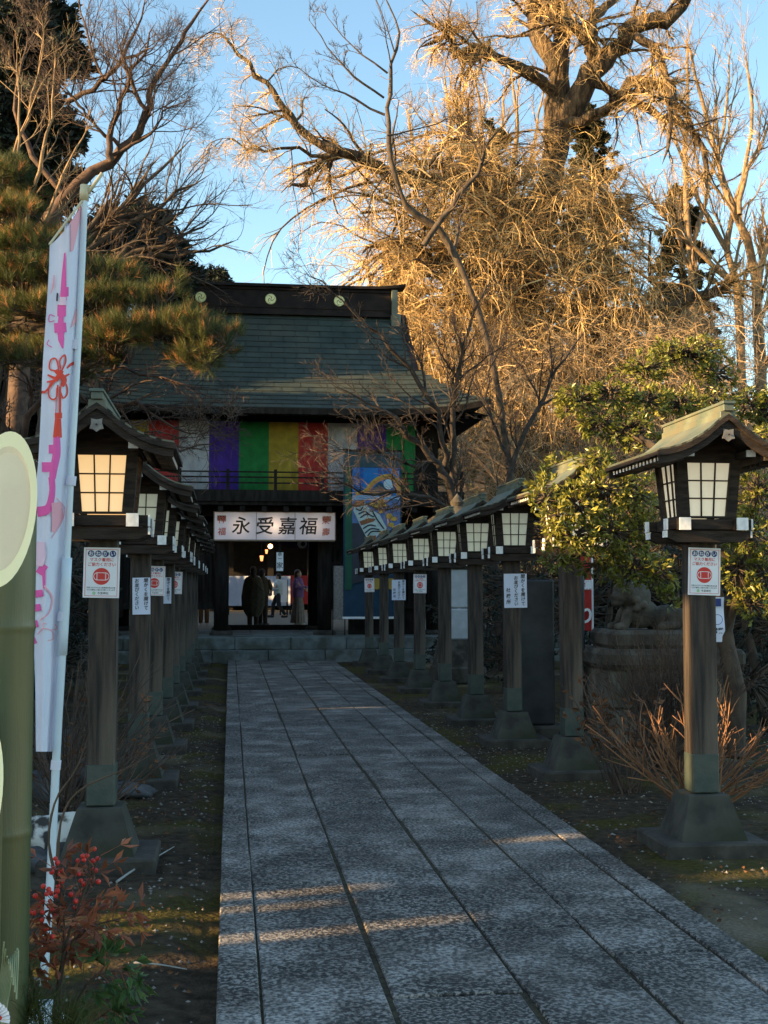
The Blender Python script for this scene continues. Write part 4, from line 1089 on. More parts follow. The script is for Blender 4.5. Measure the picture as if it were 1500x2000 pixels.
# ============ GREAT GINKGO behind the gate, right ============
YG = 43
gb_ = at(1045, 1130, YG); gb_[2] = .45
gk = tree_obj('ginkgo_tree', 'huge bare ginkgo with thick trunk and hanging golden twigs behind the gate', 'tree', gb_)
tr = MB()
L_ = []
def lm(px, Y, r, k=14, wob=.05, n=10):
    b = limb(px, Y, r, k, wob); addb(tr, b, n); L_.append(b); return b
lm([(1050, 1150), (1040, 900), (1030, 700), (1035, 520), (1065, 400), (1085, 300), (1090, 240)], YG, [.95, .8, .72, .62, .5, .45, .42], 24, .05, 14)
lm([(1085, 290), (1085, 200), (1085, 130), (1045, 70), (1042, -20), (1050, -120)], [YG, YG + 1], [.46, .42, .38, .26, .24, .2], 16, .06, 12)
lm([(1085, 130), (1100, 60), (1088, 0), (1060, -90)], [YG + .3, YG + 2], [.36, .3, .24, .2], 10, .05)
lm([(1090, 260), (1130, 190), (1165, 130), (1215, 90), (1240, 50), (1300, 40), (1345, -10), (1400, -80)], [YG, YG - 2], [.46, .44, .38, .3, .3, .28, .24, .18], 22, .07, 12)
lm([(1160, 120), (1135, 60), (1080, 30), (1060, -30)], [YG - .5, YG - 2], [.26, .22, .2, .12], 12, .05)
lm([(1150, 100), (1160, 40), (1200, 0), (1260, -60)], [YG, YG + 2], [.22, .18, .15, .1], 12, .05)
lm([(1095, 245), (1150, 235), (1200, 195), (1235, 165), (1290, 160), (1330, 215), (1370, 300), (1380, 380)], [YG - .3, YG - 3], [.22, .2, .18, .16, .14, .12, .1, .06], 20, .08)
lm([(1155, 165), (1200, 185), (1260, 210), (1320, 240), (1380, 270)], [YG - .5, YG - 3], [.17, .15, .13, .12, .06], 12, .08)
lm([(1245, 75), (1290, 115), (1305, 170), (1310, 240), (1290, 320)], [YG - 2, YG - 4], [.16, .13, .12, .09, .04], 14, .08)
lm([(1088, 185), (1060, 160), (1010, 135), (960, 110), (915, 100), (885, 95), (880, 70), (820, 90)], [YG, YG - 2], [.24, .22, .2, .17, .14, .1, .06], 16, .07)
lm([(960, 110), (940, 105), (905, 115), (885, 85), (870, 60), (800, 20)], [YG - 1.5, YG - 3], [.15, .14, .12, .09, .04], 12, .06)
lm([(1060, 420), (980, 380), (900, 350), (800, 350), (730, 325), (660, 300), (625, 320), (600, 350), (560, 370)], [YG, YG - 5], [.30, .27, .25, .24, .22, .18, .14, .08, .03], 26, .08)
lm([(660, 300), (590, 255), (545, 195), (500, 140), (440, 80), (415, 60)], [YG - 4.5, YG - 5], [.18, .13, .1, .075, .04, .02], 18, .06)
lm([(640, 310), (560, 285), (500, 290), (440, 265)], [YG - 4.5, YG - 6], [.07, .05, .04, .02], 10, .06)
lm([(1050, 470), (1000, 400), (930, 330), (905, 250), (890, 200)], [YG, YG - 2], [.3, .28, .24, .2, .17], 12, .05)
lm([(1035, 560), (960, 540), (860, 515), (770, 470), (700, 500)], [YG, YG - 4], [.3, .24, .18, .12, .05], 14, .1)
lm([(1040, 620), (1120, 610), (1220, 615), (1300, 605), (1370, 575), (1420, 560), (1450, 500)], [YG, YG - 3], [.28, .25, .24, .22, .18, .14, .07], 18, .08)
lm([(1040, 480), (1120, 430), (1200, 400), (1250, 440)], [YG, YG - 3], [.2, .16, .12, .05], 12, .1)
lm([(1035, 680), (1100, 640), (1180, 640), (1260, 660)], [YG, YG - 3], [.2, .16, .12, .06], 12, .1)
lm([(1035, 700), (960, 660), (880, 650), (840, 700)], [YG, YG - 3], [.2, .15, .1, .04], 12, .1)
# secondary
tw = MB()
sec = [sprout(P, R, n, .12, 1, (.5, 1.25), .30, .42, L=9.0) for (P, R), n in zip(L_, [14] + [17] * 30)]
S, D, Ln, Rr = [np.concatenate(x) for x in zip(*sec)]
Ln = np.clip(Ln, 1.2, 4.6); Rr = np.clip(Rr, .016, .075)
B1 = addb(tr, grow(S, D, Ln, Rr, 10, .17, (0, 0, -.10), .25), 5)
S, D, Ln, Rr = sprout(*B1, 13, .1, 1, (.4, 1.2), .5, .5); Rr = np.clip(Rr, .007, .020); Ln = np.clip(Ln, .6, 2.3)
B2 = addb(tw, grow(S, D, Ln, Rr, 7, .15, (0, 0, -.12), .4), 3)
S, D, Ln, Rr = sprout(*B2, 6, .1, 1, (.4, 1.3), .45, .6); Ln = np.clip(Ln, .25, .9); Rr = np.clip(Rr, .006, .014)
B3 = addb(tw, grow(S, D, Ln, Rr * .8, 4, .25, (0, 0, -.15), .5), 3)
# hanging curtains of long twigs in the lower crown
def px_fill(n, poly, Ylo, Yhi):
    poly = np.array(poly, float); out = []
    lo, hi = poly.min(0), poly.max(0)
    while len(out) < n:
        q = rng.uniform(lo, hi); c = False; j = len(poly) - 1
        for i in range(len(poly)):
            if (poly[i][1] > q[1]) != (poly[j][1] > q[1]) and q[0] < (poly[j][0] - poly[i][0]) * (q[1] - poly[i][1]) / (poly[j][1] - poly[i][1]) + poly[i][0]: c = not c
            j = i
        if c: out.append(at(q[0], q[1], rng.uniform(Ylo, Yhi)))
    return np.array(out)
C = px_fill(230, [(700, 400), (760, 330), (900, 250), (1050, 380), (1180, 380), (1280, 520), (1300, 700), (1100, 760), (850, 700), (720, 560)], YG - 4, YG + 2)
BM = addb(tr, grow(C, rand_unit(len(C)) * [1, .6, .4] + [0, 0, .2], rng.uniform(2.5, 6, len(C)), rng.uniform(.03, .075, len(C)), 12, .13, (0, 0, -.22), .2), 5)
S, D, Ln, Rr = sprout(*BM, 16, .1, 1, (.3, 1.1), .3, .5); addb(tw, grow(S, D, np.clip(Ln, .5, 1.8), np.clip(Rr, .007, .016), 6, .15, (0, 0, -.2), .5), 3)
C = px_fill(2300, [(700, 330), (760, 300), (900, 220), (1050, 320), (1180, 330), (1290, 520), (1330, 700), (1250, 800), (900, 800), (790, 700), (690, 520)], YG - 5, YG + 3)
B4 = addb(tw, grow(C, rand_unit(len(C)) * [1, 1, .6] + [0, 0, .15], rng.uniform(1.0, 3.4, len(C)), rng.uniform(.010, .028, len(C)), 9, .15, (0, 0, -.45), .3), 3)
S, D, Ln, Rr = sprout(*B4, 8, .1, 1, (.3, 1.2), .45, .5); Ln = np.clip(Ln, .3, 1.1); Rr = np.clip(Rr, .006, .014)
B5 = addb(tw, grow(S, D, Ln, Rr, 4, .22, (0, 0, -.3), .5), 3)
tko = local(tr, gk, 'trunk', M['bark_ginkgo'], True)
local(tw, gk, 'twigs', M['twig_gold'])

# ============ helper: generic bare tree from limbs ============
def bare_tree(name, label, base, limbs, mb_mat, tw_mat, n1=8, n2=7, n3=5, l1=.35, l2=.5, trop=(0, 0, .05), wig=.2, clip1=(.5, 3), clip2=(.2, 1.2), rmin=.006, group=None, ang=(.35, .9), k1=7, n4=0, cat='tree', r1=.09, Lc=None):
    r = tree_obj(name, label, cat, base, group); a = MB(); t = MB()
    LB = [addb(a, limb(*l), 8) for l in limbs]
    q = [sprout(P, R, n1, .15, 1, ang, l1, .5, L=Lc) for P, R in LB]; S, D, Ln, Rr = [np.concatenate(x) for x in zip(*q)]
    B1 = addb(a, grow(S, D, np.clip(Ln, *clip1), np.clip(Rr, rmin * 1.5, r1), k1, wig, trop, .35), 4)
    S, D, Ln, Rr = sprout(*B1, n2, .15, 1, ang, l2, .55); B2 = addb(t, grow(S, D, np.clip(Ln, *clip2), np.clip(Rr, rmin, .04), 5, wig, trop, .4), 3)
    last = B2
    if n3:
        S, D, Ln, Rr = sprout(*B2, n3, .1, 1, ang, .55, .6); last = addb(t, grow(S, D, np.clip(Ln, clip2[0] * .5, clip2[1] * .6), np.clip(Rr, rmin * .8, .02), 4, wig, trop, .5), 3)
    if n4:
        S, D, Ln, Rr = sprout(*last, n4, .1, 1, ang, .6, .7); addb(t, grow(S, D, np.clip(Ln, clip2[0] * .3, clip2[1] * .4), np.clip(Rr, rmin * .6, .02), 3, wig, trop, .6), 3)
    local(a, r, 'trunk', mb_mat, True); local(t, r, 'twigs', tw_mat); return r
def gb0(px, Y, z=0): c = at(px, 1150, Y); c[2] = z; return c

# leaning bare tree in front of the ginkgo (dark upright stem and lit crossing limb)
bare_tree('bare_tree', 'slender dark bare tree with one sunlit slanting limb before the ginkgo', gb0(1010, 35, .53), [
    ([(1010, 1010), (960, 700), (900, 520), (850, 440), (790, 400), (765, 320), (758, 220), (762, 140), (778, 60), (745, -20)], [35, 34], [.10, .10, .10, .095, .085, .075, .065, .05, .035, .02], 26, .03),
    ([(825, 480), (870, 420), (905, 375), (940, 325), (945, 290), (1000, 230)], [34.5, 34], [.08, .085, .08, .06, .045, .02], 12, .03),
    ([(752, 225), (690, 190), (640, 170), (590, 140), (560, 120)], [34, 33.5], [.035, .03, .02, .012, .006], 10, .02),
    ([(750, 190), (690, 150), (640, 90), (600, 35)], [34, 33.5], [.035, .03, .02, .008], 10, .02),
    ([(757, 140), (700, 100), (660, 60), (630, 20)], [34, 34], [.03, .02, .012, .006], 8, .02),
    ([(760, 265), (820, 250), (900, 225)], [34, 34.5], [.03, .02, .008], 8, .02),
    ([(940, 320), (920, 270), (880, 230)], [34, 34.5], [.04, .02, .01], 8, .02)],
    M['bark_dark'], M['twig_dark'], 8, 6, 3, .28, .45, (0, 0, .12), .12, (.5, 2.0), (.2, 1.0), .007, ang=(.4, .9))

# tall bare trees on the right behind, sunlit
for i, (bx, Yb, limbs) in enumerate([
    (1490, 46, [([(1490, 1100), (1485, 800), (1480, 620), (1470, 500), (1430, 400), (1400, 300), (1370, 180), (1330, 60)], [46, 47], [.3, .26, .22, .18, .14, .11, .08, .04], 20, .05), ([(1478, 600), (1500, 450), (1560, 300)], 46, [.16, .12, .06], 8, .05), ([(1440, 420), (1460, 330), (1500, 240), (1510, 120)], [46, 47], [.1, .08, .05, .03], 10, .05)]),
    (1440, 50, [([(1450, 1050), (1450, 750), (1440, 580), (1420, 480), (1440, 380), (1470, 250), (1450, 100)], [50, 50], [.28, .22, .18, .14, .11, .08, .04], 18, .05), ([(1425, 500), (1370, 400), (1330, 300), (1300, 180), (1290, 80)], [50, 51], [.13, .1, .08, .05, .03], 12, .05), ([(1440, 560), (1340, 470), (1280, 400), (1240, 330)], [50, 49], [.12, .09, .06, .03], 10, .05)]),
    (1360, 54, [([(1370, 1000), (1360, 700), (1350, 500), (1335, 350), (1345, 200), (1340, 60)], [54, 54], [.28, .22, .18, .13, .09, .04], 16, .05), ([(1350, 480), (1390, 350), (1420, 200), (1430, 80)], [54, 55], [.12, .1, .06, .03], 10, .05)])]):
    bare_tree('bare_tree', ['tall sunlit bare tree with forked trunk at the right edge', 'tall sunlit bare tree right of the ginkgo, second from the right edge', 'tall thin sunlit bare tree rising just right of the ginkgo limbs'][i], gb0(bx, Yb, .5), limbs,
        M['bark_gold'], M['twig_tan'], 12, 8, 5, .35, .5, (0, 0, .22), .14, (.8, 3.5), (.4, 1.6), .009, 'tall bare trees right of the ginkgo', (.25, .7))
for i, (bx, Yb) in enumerate([(870, 60), (930, 64), (1000, 58)]):
    bare_tree('bare_tree', ['pale tall bare tree far behind, left of the ginkgo trunk', 'pale tall bare tree far behind the slanting limb', 'pale tall bare tree just behind the ginkgo trunk'][i], gb0(bx, Yb, .5), [
        ([(bx, 1000), (bx + 5, 600), (bx - 5, 400), (bx + 8, 250), (bx - 4, 130)], Yb, [.3, .24, .18, .1, .04], 16, .05), ([(bx, 480), (bx - 50, 330), (bx - 80, 200)], Yb, [.12, .08, .04], 10, .05), ([(bx, 450), (bx + 40, 300), (bx + 60, 160)], Yb, [.12, .08, .04], 10, .05)],
        M['bark_gold'], M['twig_tan'], 9, 7, 4, .35, .5, (0, 0, .25), .12, (1, 3.5), (.5, 1.8), .011, 'pale bare trees far behind the gate', (.25, .6))

# conifers behind
def conifer(label, px, Y, top, bot, wpx, m, group, n=9000, dens=1.5, tilt=0):
    zt_, zb = at(px, top, Y)[2], at(px, bot, Y)[2]; c = at(px, 1150, Y); hw = wpx * Y / 2400
    r = tree_obj('conifer', label, 'tree', (c[0], Y, .3), group)
    a = MB(); a.tube([(c[0], Y, .3), (c[0] + .1, Y, (zb + zt_) / 2), (c[0], Y, zt_ - .3)], [.35, .22, .05], 10)
    nb_ = int(150 * dens); z = rng.uniform(zb, zt_, nb_); t = (z - zb) / (zt_ - zb)
    az = rng.uniform(0, 2 * math.pi, nb_); Lb = hw * (1 - t ** 1.6 * .75) * rng.uniform(.6, 1.1, nb_)
    D = np.stack([np.cos(az), np.sin(az), rng.uniform(-.15, .25, nb_)], 1)
    BP = addb(a, grow(np.stack([np.full(nb_, c[0]), np.full(nb_, Y), z], 1), D, Lb, .05, 7, .12, (0, 0, -.1), .25), 4)
    S, D, Ln, Rr = sprout(*BP, 8, .25, 1, (.4, 1.0), .35, .5); B2 = grow(S, D, np.clip(Ln, .3, 1.2), .012, 4, .2, (0, 0, -.05)); addb(a, B2, 3)
    f = MB(); q = n * 12 // len(S) + 1
    S, D, Ln, Rr = sprout(*B2, q, .0, 1, (.3, 1.3), .5, .5)
    f.add(*leafquads(S, D + [0, 0, -.35], .17 * Y / 50, .42)); local(a, r, 'trunk', M['bark_dark'], True); local(f, r, 'crown', m); return r
conifer('dark conifer close behind the ginkgo trunk, right of it', 1165, 50, 225, 900, 120, M['leaf_cedar'], 'conifers behind the ginkgo')
conifer('broad conifer left of the ginkgo trunk, behind its lit twigs', 960, 53, 250, 950, 130, M['leaf_cedar'], 'conifers behind the ginkgo')
conifer('lower conifer between the ginkgo and the tall bare trees', 1340, 56, 380, 900, 110, M['leaf_cedar'], 'conifers behind the ginkgo')
conifer('conifer far behind the gate roof end', 790, 66, 480, 900, 110, M['leaf_cedar'], 'conifers behind the ginkgo', 7000)
conifer('small dark treetop showing over the gate ridge', 420, 60, 525, 800, 75, M['leaf_dark'], 'conifers behind the ginkgo', 1500)

# wooded bank filling the right background
hb = MB(); xs_ = np.linspace(6, 60, 60); ys_ = np.linspace(44, 80, 30)
XX, YY = np.meshgrid(xs_, ys_)
ZZ = .5 + 13.0 * np.clip((YY - 44) / 36, 0, 1) ** .8 * np.clip((XX - 6) / 5, 0, 1) + .25 * np.sin(XX * 1.1) * np.cos(YY * .8) + .12 * rng.standard_normal(XX.shape)
hb.grid(np.stack([XX, YY, ZZ], -1)); M['bank'] = mat('leaf_litter_bank', (.05, .03, .018), (.14, .085, .045), 6, 1, .6, 30)
structure('hill', hb, M['bank'], True)
# undergrowth of bare brush on and before the bank: nobody could count it
ub = MB(); C = px_fill(4200, [(880, 700), (1500, 600), (1500, 1130), (850, 1130)], 35, 50); 
Bq = addb(ub, grow(C, rand_unit(len(C)) * [1, 1, .7] + [0, 0, .5], rng.uniform(.8, 2.2, len(C)), .012, 6, .25, (0, 0, -.1), .4), 3)
S, D, Ln, Rr = sprout(*Bq, 6, .1, 1, (.4, 1.1), .5, .6); addb(ub, grow(S, D, Ln, np.clip(Rr, .006, .01), 4, .25, (0, 0, -.1)), 3)
tag(ub.build('undergrowth', M['twig_tan']), 'tangled bare brush filling the bank below the ginkgo', 'undergrowth', kind='stuff')

# ============ BARE PLUM in front of the gate wing ============
YP = 24
bare_tree('bare_tree', 'spreading bare garden tree with dark fine twigs in front of the gate roof corner', gb0(985, YP, 0), [
    ([(985, 1330), (975, 1200), (960, 1100), (900, 1010), (872, 930), (850, 900), (800, 850), (760, 810), (700, 780), (650, 750)], [24, 22.5], [.14, .13, .11, .09, .075, .06, .05, .035, .02, .01], 22, .03),
    ([(872, 930), (868, 870), (850, 790), (800, 720), (745, 660), (700, 620), (640, 560), (590, 520)], [24, 22], [.07, .055, .045, .04, .03, .02, .012, .006], 20, .03),
    ([(880, 950), (885, 850), (890, 760), (905, 680), (930, 600), (960, 540)], [24, 23], [.06, .05, .04, .03, .02, .01], 14, .03),
    ([(900, 1010), (840, 975), (770, 960), (700, 960), (640, 930)], [23.5, 22], [.05, .04, .03, .02, .008], 12, .03),
    ([(960, 1100), (985, 980), (1010, 880), (1060, 780), (1100, 700), (1150, 640)], [24, 24], [.08, .07, .055, .04, .025, .01], 16, .03),
    ([(1000, 910), (960, 820), (950, 740), (990, 660)], [24, 24.5], [.05, .035, .02, .01], 12, .03),
    ([(870, 900), (800, 905), (730, 885), (660, 880)], [24, 22.5], [.04, .03, .02, .008], 12, .03),
    ([(1060, 790), (1120, 770), (1170, 800), (1200, 860)], [24, 24], [.03, .02, .015, .006], 10, .03)],
    M['bark_plum'], M['twig_plum'], 17, 8, 5, .3, .5, (0, 0, .06), .13, (.5, 2.2), (.25, .9), .0045, ang=(.35, .95), Lc=5.0, r1=.022, k1=9)

# ============ LEFT: big bare maple, second bare trees, cedar, dark evergreens ============
YM = 22
bare_tree('bare_tree', 'bare maple with red brown forked limbs arching over the left side against the sky', gb0(20, YM, 0), [
    ([(10, 1150), (40, 700), (80, 470), (130, 385), (200, 325), (240, 290), (275, 250), (290, 210), (300, 160), (340, 100), (365, 60), (400, 10), (440, -60)], [22, 21], [.2, .17, .14, .115, .10, .085, .07, .06, .05, .04, .03, .02, .012], 30, .02),
    ([(215, 315), (215, 280), (230, 220), (255, 160), (240, 110), (270, 50), (290, -20)], [21.5, 21], [.07, .055, .045, .04, .03, .02, .01], 16, .02),
    ([(285, 215), (265, 180), (255, 140), (285, 100), (300, 40)], [21.3, 21], [.04, .035, .03, .02, .01], 12, .02),
    ([(130, 385), (60, 300), (30, 200), (55, 90), (100, 0)], [22, 22], [.06, .05, .035, .02, .01], 14, .02),
    ([(220, 305), (270, 275), (310, 240), (320, 215), (380, 190)], [21.5, 21], [.035, .028, .02, .015, .006], 12, .02),
    ([(240, 115), (200, 150), (170, 60), (150, -20)], [21.3, 21.5], [.035, .03, .02, .01], 12, .02),
    ([(130, 200), (190, 165), (240, 120), (300, 90)], [22, 21], [.05, .045, .03, .015], 12, .02),
    ([(240, 290), (180, 240), (150, 200), (100, 150)], [21.5, 21], [.04, .03, .02, .01], 12, .02)],
    M['bark_red'], M['twig_dark'], 9, 8, 6, .26, .55, (0, 0, .12), .12, (.5, 1.9), (.3, 1.1), .0034, ang=(.35, .95), n4=2, k1=9, Lc=5.5, r1=.016)
for i, (bx, Yb, tops) in enumerate([(120, 26, [(250, 330), (320, 300), (380, 260), (420, 330)]), (210, 28, [(330, 420), (420, 430), (470, 470), (390, 370)])]):
    bare_tree('bare_tree', ['mid sized bare tree behind the maple, its twigs reaching the open sky', 'low bare tree whose twigs fan out above the gate ridge'][i], gb0(bx, Yb, 0), [
        ([(bx - 60, 1100), (bx - 20, 700), (bx + 10, 520), ((bx + tx_) / 2 + 10, (520 + ty_) / 2), (tx_, ty_)], Yb, [.16, .12, .09, .05, .012], 16, .04) for tx_, ty_ in tops],
        M['bark_dark'], M['twig_dark'], 9, 7, 5, .3, .5, (0, 0, .08), .16, (.5, 2.2), (.3, 1.0), .0045, ang=(.3, .8), r1=.03, k1=9)
bare_tree('bare_tree', 'pale sunlit bare saplings rising at the left edge before the dark cedar', gb0(0, 20, 0), [
        ([(-20, 900), (0, 500), (20, 330), (60, 200), (90, 60)], 20, [.05, .04, .03, .02, .006], 14, .02), ([(20, 600), (70, 350), (100, 220), (110, 90)], 20, [.04, .03, .02, .006], 12, .02), ([(-10, 500), (40, 250), (30, 100)], 19.5, [.03, .02, .006], 10, .02), ([(60, 500), (130, 330), (180, 230)], 20, [.03, .02, .006], 10, .02)],
        M['bark_gold'], M['twig_tan'], 7, 5, 3, .3, .5, (0, 0, .12), .14, (.4, 1.4), (.2, .7), .0045)
def clump_tree(name, label, base, clumps, m, leaf, n, size, width=.45, group=None, bark='bark_dark', shell=.35, up=.2, cat='tree', limbs=None, k_leaf=7):
    r = tree_obj(name, label, cat, base, group); a = MB(); f = MB(); b0 = np.array(base)
    for c, rr in clumps:
        c = np.array(c); rr = np.array(rr) * np.ones(3)
        mid = (b0 * .4 + c * .6) + rng.standard_normal(3) * .08 * np.linalg.norm(c - b0)**.5; mid[2] = b0[2] + (c[2] - b0[2]) * .55
        if limbs is None: P, R = resample([b0, mid, c], [.09, .05, .02], 10); addb(a, (P, R), 6)
        m_ = max(3, int(n * rr.prod() ** (2 / 3)))
        E = inball(m_ // 6 + 2, c, rr, shell); dirs = nrm(E - c + rand_unit(len(E)) * rr.mean() * .5 + [0, 0, up * rr.mean()])
        S0 = c + (E - c) * .25
        P = np.stack([S0, (S0 + E) / 2 + rng.standard_normal(E.shape) * rr.mean() * .06, E], 1); addb(a, (P, np.ones((len(E), 3)) * [.012, .008, .004] * (size / .07)), 3)
        k = k_leaf; C = np.repeat(E, k, 0) + rng.standard_normal((len(E) * k, 3)) * size * .25; Dd = np.repeat(dirs, k, 0) * .9 + rand_unit(len(E) * k)
        f.add(*leafquads(C, Dd, size, width))
    if limbs:
        for l in limbs: addb(a, limb(*l), 8)
    local(a, r, 'trunk', M[bark], True); local(f, r, 'crown', leaf); return r
rs = random.Random(3)
# cedar at the upper left edge
cl = []
for px_, py_, rp in [(20, 60, 80), (90, 40, 60), (60, 130, 60), (120, 110, 35), (10, 200, 80), (70, 210, 50), (130, 100, 30), (155, 125, 25), (30, 300, 90), (110, 260, 50), (130, 270, 35), (60, 380, 80), (0, 420, 80), (130, 360, 40), (-50, 100, 90), (-50, 250, 90), (-60, 400, 90)]:
    cl.append((at(px_, py_, 28 + rs.uniform(-1, 2)), rp * 28 / 2400))
clump_tree('cedar_tree', 'tall dark evergreen at the upper left edge of the view', gb0(-60, 29, 0), cl, None, M['leaf_dark'], 3600, .22, .4, shell=.1)
cl = [(at(px_, py_, 30 + rs.uniform(-1, 2)), rp * 30 / 2400) for px_, py_, rp in [(150, 500, 60), (220, 470, 60), (280, 440, 50), (330, 490, 40), (290, 520, 60), (220, 540, 60), (100, 560, 70), (340, 545, 45), (40, 500, 80), (370, 540, 25), (140, 620, 70), (60, 640, 70)]]
clump_tree('evergreen_tree', 'dark evergreen mass behind the pine, below the bare twigs', gb0(150, 31, 0), cl, None, M['leaf_dark'], 2800, .22, .45, shell=.1)

cl = [(at(px_, py_, 35 + rs.uniform(-1, 2)), rp * 35 / 2400) for px_, py_, rp in [(-20, 640, 110), (80, 700, 100), (180, 690, 90), (-20, 800, 110), (90, 830, 100), (200, 800, 90), (-10, 960, 110), (110, 960, 100), (240, 900, 80), (260, 720, 60), (-10, 1080, 110), (120, 1080, 100)]]
clump_tree('evergreen_tree', 'broad dark evergreen closing the view left of the gate roof', gb0(90, 36, 0), cl, None, M['leaf_dark'], 1500, .30, .5, shell=.1)
# ============ PINE with spreading pads, left ============
def pine():
    r = tree_obj('pine_tree', 'garden pine with long needled pads reaching right in front of the gate roof', 'tree', gb0(-160, 13, 0)); a = MB(); f = MB()
    limbs = [([(-160, 1150), (-120, 800), (-60, 680), (60, 640), (170, 672), (250, 660), (310, 655), (330, 670), (380, 685), (430, 680)], [13, 11.5], [.14, .11, .09, .07, .055, .045, .035, .028, .018, .008], 26, .01),
             ([(-60, 680), (0, 625), (60, 620), (120, 625), (200, 600), (280, 585), (340, 570)], [13, 12], [.06, .05, .045, .04, .03, .02, .01], 16, .01),
             ([(-120, 800), (-60, 560), (0, 540), (80, 545), (160, 545), (240, 545)], [13, 12.5], [.07, .05, .04, .03, .02, .008], 14, .01),
             ([(-60, 560), (-20, 430), (30, 400), (60, 390)], [13, 12.5], [.05, .04, .03, .01], 10, .01),
             ([(-60, 650), (30, 690), (100, 700), (150, 720), (210, 700)], [13, 12], [.05, .04, .03, .02, .008], 12, .01),
             ([(-40, 480), (30, 480), (90, 470), (130, 490)], [13, 12.5], [.04, .03, .02, .008], 10, .01), ([(-60, 430), (-20, 350), (20, 345)], [13, 12.5], [.04, .02, .01], 8, .01)]
    LB = [addb(a, limb(*l), 8) for l in limbs]
    q = [sprout(P, R, 26, .25, 1, (.5, 1.2), .2, .45, L=1.6, up=(0, 0, .4)) for P, R in LB]; S, D, Ln, Rr = [np.concatenate(x) for x in zip(*q)]
    B1 = addb(a, grow(S, D * [1, 1, .5], np.clip(Ln, .15, .45), np.clip(Rr, .006, .018), 5, .2, (0, 0, .15)), 4)
    S, D, Ln, Rr = sprout(*B1, 5, .35, 1, (.3, .9), .5, .6, up=(0, 0, .5)); B2 = addb(a, grow(S, D, np.clip(Ln, .06, .16), .005, 3, .15, (0, 0, .3)), 3)
    C0 = np.concatenate([px_fill(n_, pl_, a_, b_) for n_, pl_, a_, b_ in (
        (230, [(160, 650), (240, 628), (300, 632), (370, 610), (430, 640), (470, 655), (440, 672), (330, 668), (200, 680)], 11.3, 12.0), (60, [(330, 690), (420, 680), (420, 715), (370, 715)], 11.3, 12),
        (250, [(-40, 600), (80, 585), (200, 570), (330, 560), (350, 585), (250, 605), (100, 620), (-40, 625)], 11.6, 12.6), (230, [(-40, 530), (60, 515), (170, 520), (280, 535), (270, 555), (100, 560), (-40, 560)], 11.9, 12.9),
        (150, [(-40, 465), (40, 450), (130, 465), (130, 490), (-40, 495)], 12, 13), (90, [(-40, 400), (60, 395), (80, 420), (-40, 430)], 12, 13), (80, [(-40, 330), (35, 320), (50, 350), (-40, 360)], 12.2, 13.2), (110, [(-40, 680), (90, 672), (210, 695), (190, 720), (-40, 710)], 11.8, 12.8))])
    allp = np.concatenate([p[0].reshape(-1, 3) for p in [B1] + LB]); nb = allp[[int(np.argmin(((allp - c) ** 2).sum(1))) for c in C0]]
    d0 = nrm(C0 - nb); S0 = C0 - d0 * np.minimum(np.linalg.norm(C0 - nb, axis=1), .45)[:, None]
    addb(a, (np.stack([S0, (S0 + C0) / 2 + rng.standard_normal(C0.shape) * .02, C0], 1), np.ones((len(C0), 3)) * [.006, .005, .003]), 4)
    BX = grow(np.repeat(C0, 3, 0), np.repeat(d0 * .6, 3, 0) + rand_unit(len(C0) * 3) * .6 + [0, 0, .45], .09, .004, 3, .1); addb(a, BX, 3)
    B2 = (np.concatenate([B2[0], BX[0]]), None)
    tips = np.concatenate([B2[0][:, -1], B1[0][:, -1], B2[0][:, 1]]); td = nrm(np.concatenate([B2[0][:, -1] - B2[0][:, 0], B1[0][:, -1] - B1[0][:, -2], B2[0][:, -1] - B2[0][:, 0]]) + [0, 0, .04])
    nn = 17; C = np.repeat(tips, nn, 0) + np.repeat(td, nn, 0) * rng.uniform(-.03, .03, (len(tips) * nn, 1)); Dd = np.repeat(td, nn, 0) + rand_unit(len(C)) * .62
    br = np.repeat(rng.random(len(tips)) < .13, nn)
    V, F = blades(C[~br], Dd[~br], .115, .0015); f.add(V, F, 0)
    V, F = blades(C[br], Dd[br], .10, .0016); f.add(V, F, 1)
    local(a, r, 'trunk', M['bark_dark'], True); local(f, r, 'crown', [M['needle'], M['needle_br']])
pine()
# bare shrubs with trailing twigs behind the left lanterns
bare_tree('bare_shrub', 'low spreading bare shrub whose twigs trail over the left lantern roofs', gb0(60, 14, 0), [
    ([(60, 1250), (90, 900), (180, 800), (260, 790), (330, 830), (400, 850)], [14, 12.5], [.05, .04, .03, .02, .012, .005], 14, .02),
    ([(60, 1250), (40, 850), (150, 740), (240, 720), (320, 740), (400, 760)], [14, 13], [.05, .04, .03, .02, .012, .005], 14, .02),
    ([(90, 900), (200, 850), (280, 860), (350, 880), (440, 860)], [14, 13], [.03, .025, .02, .012, .004], 14, .02),
    ([(40, 850), (60, 760), (20, 700), (-20, 720)], [14, 13.5], [.03, .02, .01, .005], 12, .02), ([(60, 950), (0, 820), (-30, 800)], [14, 14], [.03, .02, .01], 8, .02)],
    M['bark_red'], M['twig_dark'], 18, 7, 5, .35, .5, (0, 0, -.02), .2, (.25, .9), (.12, .45), .003, cat='shrub', ang=(.3, .9))

